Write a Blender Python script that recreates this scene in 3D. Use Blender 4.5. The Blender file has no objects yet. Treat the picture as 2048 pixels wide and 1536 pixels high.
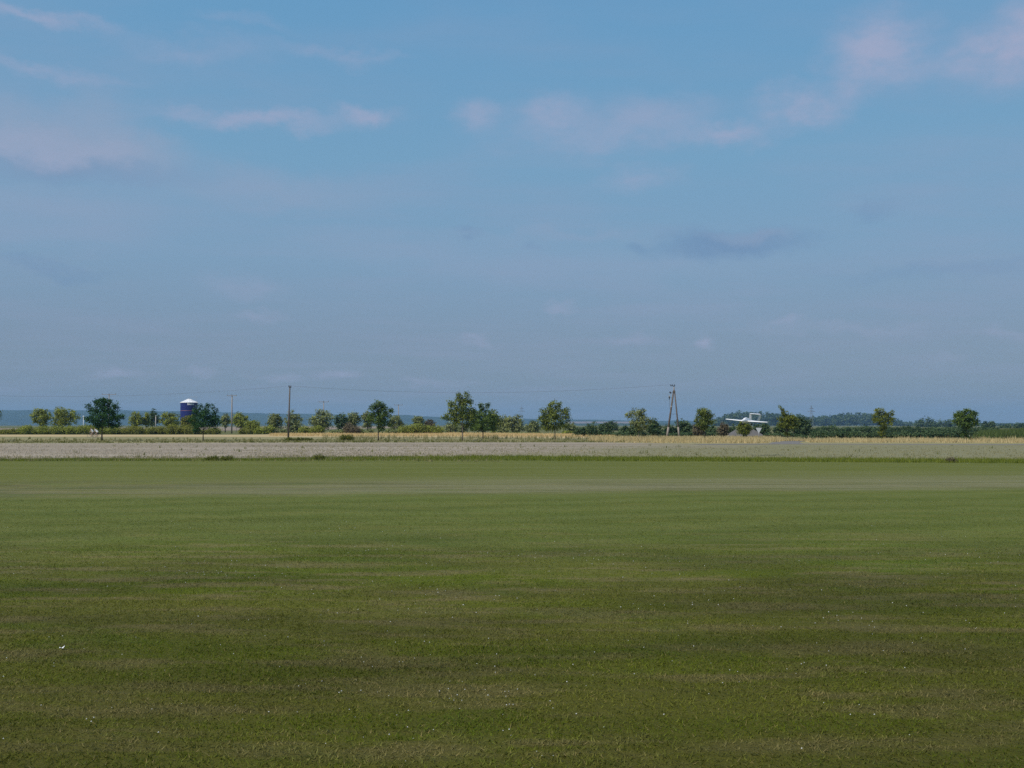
import bpy, math, random
import numpy as np
from mathutils import Vector, Matrix

# ------------------------------------------------------------------ camera, light, exposure
SC = bpy.context.scene
COL = SC.collection
FPX, CAMH, HORIZ = 2048.0, 2.3, 850.0          # focal length in photo pixels, eye height, horizon row
PITCH = math.atan((HORIZ - 768) / FPX)
cam_d = bpy.data.cameras.new("camera")
cam_d.sensor_width = 36.0
cam_d.lens = 36.0 * FPX / 2048.0
cam_d.clip_start, cam_d.clip_end = 0.1, 40000.0
cam = bpy.data.objects.new("camera", cam_d)
COL.objects.link(cam)
cam.location = (0, 0, CAMH)
cam.rotation_euler = (math.radians(90) + PITCH, 0, 0)
SC.camera = cam

SUN_EL = math.radians(48)
SUN_AZ = math.radians(230)                      # clockwise from +Y: behind the camera's left shoulder
SUN_DIR = Vector((math.sin(SUN_AZ) * math.cos(SUN_EL), math.cos(SUN_AZ) * math.cos(SUN_EL), math.sin(SUN_EL)))
sun_d = bpy.data.lights.new("sun", 'SUN')
sun_d.energy = 4.2
sun_d.angle = math.radians(0.53)
sun_d.color = (1.0, 0.955, 0.88)
sun = bpy.data.objects.new("sun", sun_d)
COL.objects.link(sun)
sun.rotation_euler = (-SUN_DIR).to_track_quat('-Z', 'Y').to_euler()
sun.location = (-60, -20, 80)

vs = SC.view_settings
vs.view_transform, vs.look, vs.gamma, vs.use_curve_mapping = 'Standard', 'None', 1.0, False
vs.exposure = 0.0
SC.cycles.use_denoising = False       # the photograph has fine sensor grain; keep the sharp detail
SC.cycles.max_bounces = 6
SC.cycles.transparent_max_bounces = 12
SC.cycles.volume_bounces = 0
SC.cycles.sample_clamp_indirect = 4.0

def c8(r, g, b):                                # display colour -> linear
    f = lambda v: (v / 255 / 12.92) if v <= 10.3 else ((v / 255 + 0.055) / 1.055) ** 2.4
    return (f(r), f(g), f(b))

class NT:
    """Small helper for writing node trees."""
    def __init__(self, tree):
        self.t = tree; self.n = tree.nodes; self.l = tree.links
    def new(self, kind, **kw):
        nd = self.n.new(kind)
        for k, v in kw.items(): setattr(nd, k, v)
        return nd
    def put(self, sock, v):
        if isinstance(v, bpy.types.NodeSocket): self.l.new(v, sock)
        elif v is not None:
            if sock.type == 'RGBA' and len(v) == 3: v = (*v, 1)
            sock.default_value = v
    def m(self, op, a, b=None, c=None, clamp=False):
        nd = self.new('ShaderNodeMath', operation=op, use_clamp=clamp)
        for i, v in enumerate((a, b, c)):
            if v is not None: self.put(nd.inputs[i], v)
        return nd.outputs[0]
    def vm(self, op, a, b=None):
        nd = self.new('ShaderNodeVectorMath', operation=op)
        self.put(nd.inputs[0], a)
        if b is not None: self.put(nd.inputs[1], b)
        return nd.outputs['Value' if op in ('LENGTH', 'DOT_PRODUCT', 'DISTANCE') else 'Vector']
    def mix(self, f, a, b, blend='MIX'):
        nd = self.new('ShaderNodeMix', data_type='RGBA', blend_type=blend)
        self.put(nd.inputs[0], f); self.put(nd.inputs[6], a); self.put(nd.inputs[7], b)
        return nd.outputs[2]
    def noise(self, vec, scale, detail=3, rough=0.55, out='Fac'):
        nd = self.new('ShaderNodeTexNoise')
        if vec is not None: self.put(nd.inputs['Vector'], vec)
        nd.inputs['Scale'].default_value = scale; nd.inputs['Detail'].default_value = detail
        nd.inputs['Roughness'].default_value = rough
        return nd.outputs[out]
    def step(self, v, a, b):                    # smooth 0..1 between a and b
        nd = self.new('ShaderNodeMapRange', interpolation_type='SMOOTHSTEP')
        self.put(nd.inputs[0], v); self.put(nd.inputs[1], a); self.put(nd.inputs[2], b)
        nd.inputs[3].default_value = 0; nd.inputs[4].default_value = 1
        return nd.outputs[0]
    def ramp(self, f, stops):
        nd = self.new('ShaderNodeValToRGB')
        el = nd.color_ramp.elements
        while len(el) < len(stops): el.new(0.5)
        for e, (p, c) in zip(el, stops): e.position = p; e.color = (*c, 1)
        self.put(nd.inputs[0], f)
        return nd.outputs[0]
    def sep(self, v):
        nd = self.new('ShaderNodeSeparateXYZ'); self.put(nd.inputs[0], v)
        return nd.outputs
    def comb(self, x, y, z):
        nd = self.new('ShaderNodeCombineXYZ')
        for i, v in enumerate((x, y, z)): self.put(nd.inputs[i], v)
        return nd.outputs[0]

# ---- world: Nishita sky under a thin summer veil, with soft clouds laid on a high cloud sheet
world = bpy.data.worlds.new("World")
SC.world = world
world.use_nodes = True
w = NT(world.node_tree)
w.n.clear()
sky = w.new('ShaderNodeTexSky', sky_type='NISHITA', sun_disc=False)
sky.sun_elevation, sky.sun_rotation = SUN_EL, SUN_AZ
sky.air_density, sky.dust_density, sky.ozone_density = 1.0, 1.2, 1.5
SKY_STR = 0.08
dirv = w.vm('NORMALIZE', w.new('ShaderNodeTexCoord').outputs['Generated'])
dx, dy, dz = w.sep(dirv)[:3]
veil = w.ramp(w.m('MAXIMUM', dz, 0.0), [
    (0.00, (0.200, 0.275, 0.365)), (0.08, (0.205, 0.292, 0.415)), (0.16, (0.210, 0.358, 0.525)),
    (0.25, (0.184, 0.382, 0.575)), (0.38, (0.145, 0.362, 0.600)), (0.60, (0.07, 0.20, 0.46)), (1.0, (0.05, 0.15, 0.38))])
veil_b = w.mix(1.0, veil, (1 / SKY_STR,) * 3, 'MULTIPLY')
base = w.mix(0.82, sky.outputs[0], veil_b)
# thin streaks: noise on a flat layer high above
inv = w.m('DIVIDE', 1.0, w.m('ADD', w.m('MAXIMUM', dz, 0.0), 0.09))
flat = w.comb(w.m('MULTIPLY', dx, inv), w.m('MULTIPLY', w.m('MULTIPLY', dy, inv), 1.0), 0.0)
st = w.noise(flat, 1.15, 5, 0.55)
st2 = w.noise(w.vm('ADD', w.vm('MULTIPLY', flat, (0.8, 2.2, 1)), (7.3, 2.1, 0)), 1.3, 5, 0.6)
streak = w.m('MULTIPLY', w.step(w.m('ADD', w.m('MULTIPLY', st, 0.55), w.m('MULTIPLY', st2, 0.45)), 0.42, 0.70), 0.30)
sky1 = w.mix(streak, base, tuple(v / SKY_STR for v in c8(150, 160, 188)))
# cloud puffs: direction, angular half size, strength, tint
def px_dir(x, y):
    u, v = (x - 1024) / FPX, (768 - y) / FPX
    return Vector((u, math.cos(PITCH) - v * math.sin(PITCH), math.sin(PITCH) + v * math.cos(PITCH))).normalized()
edge = w.vm('SUBTRACT', w.noise(w.vm('MULTIPLY', dirv, (1, 1, 1.7)), 16, 6, 0.62, 'Color'), (0.5, 0.5, 0.5))
edge2 = w.vm('SUBTRACT', w.noise(dirv, 5.5, 3, 0.5, 'Color'), (0.5, 0.5, 0.5))
bent = w.vm('ADD', dirv, w.vm('ADD', w.vm('MULTIPLY', edge, (0.06, 0.0, 0.05)), w.vm('MULTIPLY', edge2, (0.045, 0.0, 0.02))))
WARM, GREY, BLUE = (163, 170, 198), (146, 163, 190), (112, 144, 180)
PUFFS = [  # x, y, rx, ry, strength, tint
    (1750, 90, 85, 75, .85, WARM), (1790, 150, 90, 45, .5, WARM), (1990, 105, 110, 60, .85, WARM), (2120, 60, 110, 70, .8, WARM),
    (1605, 215, 95, 48, .8, WARM), (1440, 272, 90, 28, .65, WARM), (1105, 228, 85, 42, .6, WARM), (1290, 235, 150, 42, .42, WARM),
    (950, 228, 60, 32, .55, WARM), (735, 228, 70, 20, .7, WARM), (520, 238, 190, 20, .65, WARM), (1170, 275, 260, 30, .35, WARM),
    (185, 225, 80, 50, .6, GREY), (60, 285, 230, 62, 1.0, GREY), (230, 305, 150, 44, 1.0, GREY), (90, 300, 160, 26, .5, WARM), (170, 345, 240, 26, .5, BLUE),
    (540, 385, 260, 45, .6, GREY), (60, 410, 320, 45, .5, GREY), (90, 148, 150, 16, .5, WARM), (380, 100, 150, 26, .38, WARM), (500, 52, 90, 16, .3, WARM),
    (60, 35, 140, 16, .6, WARM), (690, 108, 130, 16, .35, WARM), (1270, 350, 90, 26, .4, WARM),
    (1460, 484, 150, 32, 1.0, BLUE), (1500, 468, 70, 16, .5, GREY), (1285, 486, 32, 14, .55, BLUE), (1745, 415, 55, 16, .4, BLUE), (935, 466, 36, 9, .5, BLUE),
    (1045, 495, 30, 9, .35, BLUE), (100, 532, 110, 12, .4, BLUE), (1900, 535, 260, 16, .3, BLUE),
    (480, 575, 75, 24, .32, WARM), (510, 632, 60, 13, .3, WARM), (1120, 616, 36, 13, .55, WARM), (1414, 690, 25, 18, .6, WARM),
    (950, 680, 50, 12, .4, WARM), (1548, 646, 50, 11, .35, WARM), (230, 745, 70, 13, .42, WARM), (395, 748, 40, 10, .35, WARM),
    (545, 752, 60, 10, .4, WARM), (675, 750, 45, 13, .45, WARM), (880, 764, 70, 10, .38, WARM), (1270, 676, 60, 12, .25, WARM),
    (1900, 715, 50, 10, .2, WARM), (1700, 655, 260, 14, .22, WARM), (2030, 660, 40, 12, .3, WARM), (800, 500, 420, 40, .28, GREY),
    (1250, 540, 420, 40, .3, GREY), (1150, 470, 220, 14, .35, GREY), (100, 470, 200, 26, .3, GREY)]
cur = sky1
grain = w.m('ADD', 0.45, w.m('MULTIPLY', w.step(w.noise(w.vm('MULTIPLY', dirv, (1, 1, 1.8)), 26, 6, 0.62), 0.30, 0.66), 0.62))
for (x, y, rx, ry, s, tint) in PUFFS:
    d = px_dir(x, y)
    off = w.vm('MULTIPLY', w.vm('SUBTRACT', bent, tuple(d)), (FPX / rx, 0.0, FPX / ry))
    mask = w.m('MULTIPLY', w.m('MULTIPLY', w.step(w.vm('LENGTH', off), 1.35, 0.0), s * .95), w.m('MULTIPLY', grain if tint == WARM else .88, w.m('GREATER_THAN', dy, 0.0)))
    cur = w.mix(mask, cur, tuple(v / SKY_STR for v in c8(*tint)))
bg = w.new('ShaderNodeBackground')
w.put(bg.inputs[0], cur)
bg.inputs[1].default_value = SKY_STR
w.l.new(bg.outputs[0], w.new('ShaderNodeOutputWorld').inputs[0])

# ------------------------------------------------------------------ helpers
rng = np.random.default_rng(7)
random.seed(7)

def at(x, y, Y):
    """World point seen at photo pixel (x, y), Y metres ahead of the camera."""
    u, v = (x - 1024) / FPX, (768 - y) / FPX
    t = Y / (math.cos(PITCH) - v * math.sin(PITCH))
    return Vector((u * t, Y, CAMH + t * (math.sin(PITCH) + v * math.cos(PITCH))))
def gd(y):
    """Depth of the flat ground seen at photo row y."""
    v = (768 - y) / FPX
    return CAMH * (math.cos(PITCH) - v * math.sin(PITCH)) / -(math.sin(PITCH) + v * math.cos(PITCH))
def gp(x, y): return at(x, y, gd(y))

def tag(o, label=None, cat=None, group=None, kind=None):
    for k, v in (('label', label), ('category', cat), ('group', group), ('kind', kind)):
        if v: o[k] = v
    return o
def empty(name, loc, label, cat, group=None, rz=0):
    o = bpy.data.objects.new(name, None)
    o.empty_display_size = 0.3
    COL.objects.link(o)
    o.location = loc; o.rotation_euler = (0, 0, rz)
    return tag(o, label, cat, group)

class MB:
    """Collects polygons and makes ONE mesh object of them."""
    def __init__(self): self.v = []; self.f = []; self.n = 0; self.tone = []
    def add(self, verts, faces, tone=0.5):
        verts = [tuple(p) for p in verts]
        self.v += verts; self.f += [tuple(i + self.n for i in f) for f in faces]
        self.n += len(verts); self.tone += [tone] * len(verts)
    def box(self, c, s, rot=None):
        pts = [Vector(((i & 1) - .5, ((i >> 1) & 1) - .5, (i >> 2) - .5)) for i in range(8)]
        pts = [Vector((p.x * s[0], p.y * s[1], p.z * s[2])) for p in pts]
        if rot is not None: pts = [rot @ p for p in pts]
        self.add([p + Vector(c) for p in pts], [(0, 2, 3, 1), (4, 5, 7, 6), (0, 1, 5, 4), (2, 6, 7, 3), (0, 4, 6, 2), (1, 3, 7, 5)])
    def tube(self, pts, rad, sides=6, caps=True):
        pts = [Vector(p) for p in pts]; rings = []
        for i, p in enumerate(pts):
            d = (pts[min(i + 1, len(pts) - 1)] - pts[max(i - 1, 0)]).normalized()
            a = d.cross(Vector((0, 1, 0) if abs(d.y) < .9 else (1, 0, 0))).normalized(); b = d.cross(a)
            r = rad[i] if hasattr(rad, '__len__') else rad
            rings.append([p + (a * math.cos(t) + b * math.sin(t)) * r for t in (2 * math.pi * k / sides for k in range(sides))])
        vs_ = [q for r in rings for q in r]
        fs = [(i * sides + k, i * sides + (k + 1) % sides, (i + 1) * sides + (k + 1) % sides, (i + 1) * sides + k)
              for i in range(len(pts) - 1) for k in range(sides)]
        if caps: fs += [tuple(range(sides))[::-1], tuple((len(pts) - 1) * sides + k for k in range(sides))]
        self.add(vs_, fs)
    def loft(self, rings, closed=True):
        n = len(rings[0]); vs_ = [p for r in rings for p in r]
        fs = [(i * n + k, i * n + (k + 1) % n, (i + 1) * n + (k + 1) % n, (i + 1) * n + k) for i in range(len(rings) - 1) for k in range(n)]
        if closed: fs += [tuple(range(n))[::-1], tuple((len(rings) - 1) * n + k for k in range(n))]
        self.add(vs_, fs)
    def build(self, name, mat, parent=None, smooth=False):
        me = bpy.data.meshes.new(name)
        me.from_pydata(self.v, [], self.f)
        o = bpy.data.objects.new(name, me)
        me.materials.append(mat)
        if smooth: me.polygons.foreach_set('use_smooth', [True] * len(me.polygons))
        me.validate(); me.update()
        COL.objects.link(o)
        if parent: o.parent = parent
        return o

def fast_mesh(name, V, per, mat, tone=None, parent=None):
    """Mesh of loose polygons: V is (faces*per, 3)."""
    me = bpy.data.meshes.new(name)
    nv = len(V); nf = nv // per
    me.vertices.add(nv); me.vertices.foreach_set('co', V.astype(np.float32).ravel())
    me.loops.add(nv); me.loops.foreach_set('vertex_index', np.arange(nv, dtype=np.int32))
    me.polygons.add(nf); me.polygons.foreach_set('loop_start', np.arange(0, nv, per, dtype=np.int32))
    me.update(calc_edges=True)
    if tone is not None:
        a = me.attributes.new('tone', 'FLOAT', 'POINT')
        a.data.foreach_set('value', np.repeat(tone, per).astype(np.float32))
    me.materials.append(mat)
    o = bpy.data.objects.new(name, me)
    COL.objects.link(o)
    if parent: o.parent = parent
    return o

def mat_new(name):
    m = bpy.data.materials.new(name)
    m.use_nodes = True
    t = NT(m.node_tree)
    t.bsdf = m.node_tree.nodes['Principled BSDF']
    t.out = m.node_tree.nodes['Material Output']
    return m, t
def mat_plain(name, col, rough=0.7, var=0.18, scale=3.0, metal=0.0):
    m, t = mat_new(name)
    g = t.new('ShaderNodeNewGeometry').outputs['Position']
    n = t.noise(g, scale, 4)
    t.put(t.bsdf.inputs['Base Color'], t.mix(n, tuple(v * (1 - var) for v in col), tuple(min(v * (1 + var), .95) for v in col)))
    t.bsdf.inputs['Roughness'].default_value = rough
    t.bsdf.inputs['Metallic'].default_value = metal
    return m
def mat_leaf(name, dark, light, trans=0.3):
    m, t = mat_new(name)
    a = t.new('ShaderNodeAttribute', attribute_name='tone').outputs['Fac']
    c = t.mix(a, dark, light)
    t.put(t.bsdf.inputs['Base Color'], c)
    t.bsdf.inputs['Roughness'].default_value = 0.6
    t.bsdf.inputs['Specular IOR Level'].default_value = 0.08
    tr = t.new('ShaderNodeBsdfTranslucent'); t.put(tr.inputs[0], t.mix(1.0, c, (1.25, 1.2, 0.7), 'MULTIPLY'))
    mx = t.new('ShaderNodeMixShader'); mx.inputs[0].default_value = trans
    t.l.new(t.bsdf.outputs[0], mx.inputs[1]); t.l.new(tr.outputs[0], mx.inputs[2])
    t.l.new(mx.outputs[0], t.out.inputs[0])
    return m

# ------------------------------------------------------------------ ground materials
def lawn_colour(t, spread=1.0):
    P = t.new('ShaderNodeNewGeometry').outputs['Position']
    X, Y, Z = t.sep(P)[:3]
    Pxy = t.comb(X, Y, 0.0)
    big = t.noise(t.vm('MULTIPLY', Pxy, (0.22, 1, 1)), 0.55, 5, 0.62)
    mid = t.noise(t.vm('ADD', t.vm('MULTIPLY', Pxy, (0.24, 1, 1)), (31, 5, 0)), 1.9, 6, 0.66)
    fine = t.noise(Pxy, 9.0, 5, 0.7)
    green = t.mix(fine, (0.066, 0.092, 0.004), (0.116, 0.148, 0.012))
    olive = t.mix(fine, (0.080, 0.090, 0.010), (0.138, 0.144, 0.026))
    dry = t.mix(fine, (0.128, 0.110, 0.036), (0.200, 0.172, 0.074))
    lush = t.mix(fine, (0.045, 0.084, 0.005), (0.082, 0.138, 0.012))
    c = t.mix(t.step(big, 0.36, 0.60), green, olive)
    c = t.mix(t.m('MULTIPLY', t.step(mid, 0.46, 0.62), 0.9), c, dry)
    c = t.mix(t.m('MULTIPLY', t.step(t.noise(t.vm('ADD', t.vm('MULTIPLY', Pxy, (0.5, 1, 1)), (3, 77, 0)), 0.6, 5), 0.54, 0.70), 0.6), c, lush)
    dens = t.noise(t.vm('ADD', t.vm('MULTIPLY', Pxy, (0.42, 1, 1)), (11, 40, 0)), 0.42, 5, 0.6)   # thick and thin growth
    c = t.mix(1.0, c, t.mix(t.step(dens, 0.34, 0.64), (0.60, 0.62, 0.66), (1.12, 1.09, 1.14)), 'MULTIPLY')
    # the greener strip on the near side of the runway, mown at a slant
    wob = t.m('MULTIPLY', t.m('SUBTRACT', t.noise(Pxy, 0.12, 3), 0.5), 9.0)
    Yw = t.m('ADD', Y, wob)
    strip = t.m('MULTIPLY', t.step(Yw, 13.0, 25.0), t.step(t.m('SUBTRACT', Y, t.m('MULTIPLY', X, 0.14)), 36.5, 33.0))
    slant = t.m('SINE', t.m('ADD', t.m('MULTIPLY', t.noise(Pxy, 0.25, 3), 9.0), t.m('ADD', t.m('MULTIPLY', X, -0.55), t.m('MULTIPLY', Y, 2.4))))
    sg = t.mix(t.m('ADD', 0.5, t.m('MULTIPLY', slant, 0.32)), (0.090, 0.114, 0.020), (0.130, 0.152, 0.038))
    sg = t.mix(t.m('MULTIPLY', t.step(mid, 0.46, 0.66), 0.55), sg, (0.140, 0.148, 0.026))
    c = t.mix(t.m('MULTIPLY', strip, 0.85), c, sg)
    # far mown stripes beyond the runway
    far = t.step(Y, 38.0, 44.0)
    bands = t.m('SINE', t.m('ADD', t.m('MULTIPLY', t.m('SUBTRACT', Y, t.m('MULTIPLY', X, 0.03)), 1.05), t.m('MULTIPLY', wob, 0.35)))
    fst = t.noise(t.vm('MULTIPLY', Pxy, (0.04, 1, 1)), 0.9, 5, 0.7)
    fc = t.mix(t.m('ADD', t.m('MULTIPLY', t.step(fst, 0.36, 0.64), 0.8), t.m('MULTIPLY', bands, 0.16)), (0.100, 0.118, 0.018), (0.145, 0.150, 0.046))
    fc = t.mix(t.step(mid, 0.42, 0.62), fc, (0.124, 0.136, 0.028))
    fc = t.mix(t.m('MULTIPLY', t.step(t.noise(t.vm('MULTIPLY', Pxy, (0.03, 1, 1)), 1.6, 4, .7), 0.56, 0.70), 0.55), fc, (0.070, 0.088, 0.012))
    c = t.mix(far, c, fc)
    # worn, dry runway line
    q = t.m('SUBTRACT', t.m('SUBTRACT', Y, 38.0), t.m('MULTIPLY', X, 0.14))
    q = t.m('ADD', q, t.m('MULTIPLY', t.m('SUBTRACT', t.noise(t.vm('MULTIPLY', Pxy, (0.3, 1, 1)), 0.5, 4), 0.5), 3.0))
    worn = t.m('MULTIPLY', t.step(q, -5.2, -1.6), t.step(q, 11.0, -1.0))
    worn = t.m('MULTIPLY', worn, t.m('ADD', 0.42, t.m('MULTIPLY', t.step(t.noise(t.vm('MULTIPLY', Pxy, (0.07, 1, 1)), 0.9, 5, .7), 0.34, 0.68), 1.0)), clamp=True)
    worn = t.m('MULTIPLY', worn, t.m('ADD', 0.5, t.m('MULTIPLY', t.step(X, -20.0, 2.0), 0.45)))
    c = t.mix(t.m('MULTIPLY', worn, 0.9), c, t.mix(fine, (0.168, 0.162, 0.078), (0.210, 0.200, 0.108)))
    return c, P

LAWN, t = mat_new('lawn_turf')
c, P = lawn_colour(t)
thatch = t.step(t.sep(P)[1], 20.0, 7.0)          # soil and thatch, with darkening under the near blades put into the colour
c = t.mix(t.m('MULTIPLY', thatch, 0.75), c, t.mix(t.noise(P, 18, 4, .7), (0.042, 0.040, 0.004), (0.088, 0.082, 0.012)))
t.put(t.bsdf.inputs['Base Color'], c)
t.bsdf.inputs['Roughness'].default_value = 0.9
t.bsdf.inputs['Specular IOR Level'].default_value = 0.1
b = t.new('ShaderNodeBump'); b.inputs['Strength'].default_value = 0.9; b.inputs['Distance'].default_value = 0.05
t.put(b.inputs['Height'], t.m('ADD', t.noise(P, 11, 5, 0.7), t.m('MULTIPLY', t.noise(P, 2.2, 3), 1.2)))
t.put(t.bsdf.inputs['Normal'], b.outputs[0])

BLADE, t = mat_new('grass_blade')
c, P = lawn_colour(t)
a = t.new('ShaderNodeAttribute', attribute_name='tone').outputs['Fac']
c = t.mix(1.0, c, t.mix(a, (0.95, 0.98, 0.9), (1.70, 1.66, 1.5)), 'MULTIPLY')
c = t.mix(t.m('MULTIPLY', t.step(a, 0.80, 0.92), 0.8), c, (0.26, 0.20, 0.08))
t.put(t.bsdf.inputs['Base Color'], c)
t.bsdf.inputs['Roughness'].default_value = 0.55
t.bsdf.inputs['Specular IOR Level'].default_value = 0.08
tr = t.new('ShaderNodeBsdfTranslucent'); t.put(tr.inputs[0], c)
mx = t.new('ShaderNodeMixShader'); mx.inputs[0].default_value = 0.3
t.l.new(t.bsdf.outputs[0], mx.inputs[1]); t.l.new(tr.outputs[0], mx.inputs[2]); t.l.new(mx.outputs[0], t.out.inputs[0])

def mat_field(name, a, b, speck=None, streak=(0.15, 1, 1), s1=0.12, s2=1.6, right=None):
    m, t = mat_new(name)
    P = t.new('ShaderNodeNewGeometry').outputs['Position']
    n1 = t.noise(t.vm('MULTIPLY', P, streak), s1, 5, 0.6); n2 = t.noise(P, s2, 5, 0.7)
    c = t.mix(t.step(t.m('ADD', t.m('MULTIPLY', n1, 0.6), t.m('MULTIPLY', n2, 0.4)), 0.38, 0.62), a, b)
    if right is not None:
        Xs, Ys_, Zs = t.sep(P)[:3]
        bd = t.noise(t.comb(t.m('MULTIPLY', Xs, 0.012), t.m('MULTIPLY', Ys_, 0.14), 3.0), 1.0, 4, 0.65)
        c = t.mix(t.step(bd, 0.36, 0.64), t.mix(1.0, c, (0.80, 0.78, 0.74), 'MULTIPLY'), t.mix(1.0, c, (1.12, 1.12, 1.14), 'MULTIPLY'))
    if right is not None:                       # a greener regrowth that takes over to the east
        X, Y, Z = t.sep(P)[:3]
        k = t.m('ADD', t.m('SUBTRACT', X, t.m('MULTIPLY', t.m('SUBTRACT', Y, 72), 0.42)), t.m('MULTIPLY', t.m('SUBTRACT', t.noise(P, 0.06, 4), .5), 30))
        c = t.mix(t.step(k, -14, 12), c, t.mix(n2, right[0], right[1]))
    if speck: c = t.mix(t.m('MULTIPLY', t.step(t.noise(P, 0.9, 4, .7), 0.60, 0.72), 0.8), c, speck)
    t.put(t.bsdf.inputs['Base Color'], c)
    t.bsdf.inputs['Roughness'].default_value = 0.95
    t.bsdf.inputs['Specular IOR Level'].default_value = 0.1
    bp = t.new('ShaderNodeBump'); bp.inputs['Strength'].default_value = 0.6; bp.inputs['Distance'].default_value = 0.1
    t.put(bp.inputs['Height'], n2); t.put(t.bsdf.inputs['Normal'], bp.outputs[0])
    return m
GROUND = mat_field('plain_fields', (0.095, 0.110, 0.034), (0.150, 0.140, 0.060), s1=0.01, s2=0.08)
STUB = mat_field('stubble', (0.250, 0.210, 0.155), (0.335, 0.286, 0.215), speck=(0.165, 0.155, 0.080),
                 right=((0.170, 0.165, 0.085), (0.230, 0.215, 0.120)))
VERGE = mat_field('verge_soil', (0.070, 0.095, 0.020), (0.120, 0.130, 0.035))
DRYV = mat_field('dry_verge', (0.190, 0.185, 0.085), (0.290, 0.255, 0.130), speck=(0.10, 0.115, 0.04))
GOLD = mat_field('ripe_field', (0.380, 0.280, 0.130), (0.500, 0.390, 0.220))
PINK = mat_field('far_bare_field', (0.230, 0.180, 0.130), (0.290, 0.230, 0.180), s1=0.02)
ASPH = mat_field('asphalt', (0.150, 0.140, 0.125), (0.190, 0.178, 0.160))

XL, XR = -420.0, 420.0
def edge_line(pts, jit=0.0, n=500, seed=0, xl=XL, xr=XR):
    """Ground polyline through photo pixels, resampled over world X, with a ragged edge."""
    r = np.random.default_rng(seed)
    if isinstance(pts, (int, float)): xs, ys = [xl, xr], [pts, pts]
    else:
        g = [gp(*p) for p in pts]; xs, ys = [p.x for p in g], [p.y for p in g]
    X = np.linspace(xl, xr, n); Yv = np.interp(X, xs, ys)
    if jit:
        k = r.normal(size=n); k = np.convolve(k, np.ones(3) / 3, 'same'); Yv = Yv + k * jit
    return X, Yv
def sheet(name, near, far, z, mat, parent=None):
    (X, A), (_, B) = near, far
    V = [(x, a, z) for x, a in zip(X, A)] + [(x, max(b_, a + .01), z) for x, a, b_ in zip(X, A, B)]
    n = len(X)
    me = bpy.data.meshes.new(name); me.from_pydata(V, [], [(i, i + 1, n + i + 1, n + i) for i in range(n - 1)])
    me.materials.append(mat)
    o = bpy.data.objects.new(name, me); COL.objects.link(o)
    if parent: o.parent = parent
    return tag(o, kind='structure')

mb = MB(); S = 9200
mb.add([(-S, -900, 0), (S, -900, 0), (S, S, 0), (-S, S, 0)], [(0, 1, 2, 3)])
tag(mb.build('ground', GROUND), kind='structure')
E_lawn = [(0, 923), (600, 922), (1000, 922), (1500, 924), (2048, 928)]
E_verge = [(0, 918), (400, 917), (700, 914), (1000, 912), (1500, 917), (2048, 921)]
E_stub = [(0, 887), (700, 885), (1200, 885), (1500, 889.6), (2048, 891)]
E_dry = [(0, 873.5), (900, 874.5), (1250, 877), (1540, 880), (2048, 880)]
E_gold = [(0, 869.5), (500, 869.5), (600, 868.3), (900, 866.6), (1250, 870)]
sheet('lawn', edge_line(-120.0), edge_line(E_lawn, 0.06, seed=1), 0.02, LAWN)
sheet('grass_strip', edge_line(E_lawn, 0.06, seed=1), edge_line(E_verge, 0.9, seed=2), 0.016, VERGE)
sheet('stubble_field', edge_line(E_verge, 0.9, seed=2), edge_line(E_stub, 0.5, seed=3), 0.012, STUB)
sheet('dry_verge', edge_line(E_stub, 0.5, seed=3), edge_line(E_dry, 1.0, seed=4), 0.016, DRYV)
xg = gp(1250, 873).x
sheet('ripe_field', edge_line(E_dry, 1.0, seed=5, xr=xg), edge_line(E_gold, 1.0, seed=6, xr=xg), 0.020, GOLD)
sheet('far_field', edge_line(420.0, xl=-340, xr=-95), edge_line(1500.0, xl=-340, xr=-95), 0.03, PINK)
mb = MB()
r_ = [gp(1395, 889.2), gp(1560, 888.2), gp(1800, 889), gp(2048, 889.6)]
r_.append(r_[-1] + (r_[-1] - r_[-2]) * 1.6)
for p0, p1 in zip(r_, r_[1:]):
    mb.add([(p0.x, p0.y - 2.6, .024), (p1.x, p1.y - 2.6, .024), (p1.x, p1.y + 2.6, .024), (p0.x, p0.y + 2.6, .024)], [(0, 1, 2, 3)])
tag(mb.build('road', ASPH), kind='structure')
mb = MB(); L = [gp(1536, 888.0), gp(1542, 885.6), gp(1556, 883.4), gp(1600, 881)]; R = [gp(1610, 888.0), gp(1598, 885.6), gp(1604, 883.4), gp(1622, 881)]
for i in range(3): mb.add([(p.x, p.y, .028) for p in (L[i], R[i], R[i + 1], L[i + 1])], [(0, 1, 2, 3)])
tag(mb.build('side_road', ASPH), kind='structure')

# hills far behind the plain
HILL = mat_field('hill_forest', (0.020, 0.036, 0.014), (0.040, 0.062, 0.024), streak=(1, 1, 1), s1=0.006, s2=0.03)
def hills(name, prof, Y, depth, rough, mat, seed):
    r = np.random.default_rng(seed)
    xs = np.linspace(-900, 2950, 520); h = np.interp(xs, [p[0] for p in prof], [p[1] for p in prof])
    V, n = [], len(xs)
    bump = np.convolve(r.normal(size=n), np.ones(3) / 3, 'same') * rough
    for k, (fy, fh) in enumerate(((0, 0), (.25, .62), (.6, .93), (1, 1), (1.5, .7), (2.2, 0))):
        for i in range(n):
            top = at(xs[i], h[i], Y)
            V.append((top.x * (1 + fy * .02), Y + depth * (fy - 1), max(0.0, (top.z + (bump[i] if fh > .5 else 0)) * fh)))
    F = [(k * n + i, k * n + i + 1, (k + 1) * n + i + 1, (k + 1) * n + i) for k in range(5) for i in range(n - 1)]
    me = bpy.data.meshes.new(name); me.from_pydata(V, [], F); me.materials.append(mat)
    o = bpy.data.objects.new(name, me); COL.objects.link(o)
    return tag(o, kind='structure')
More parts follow.
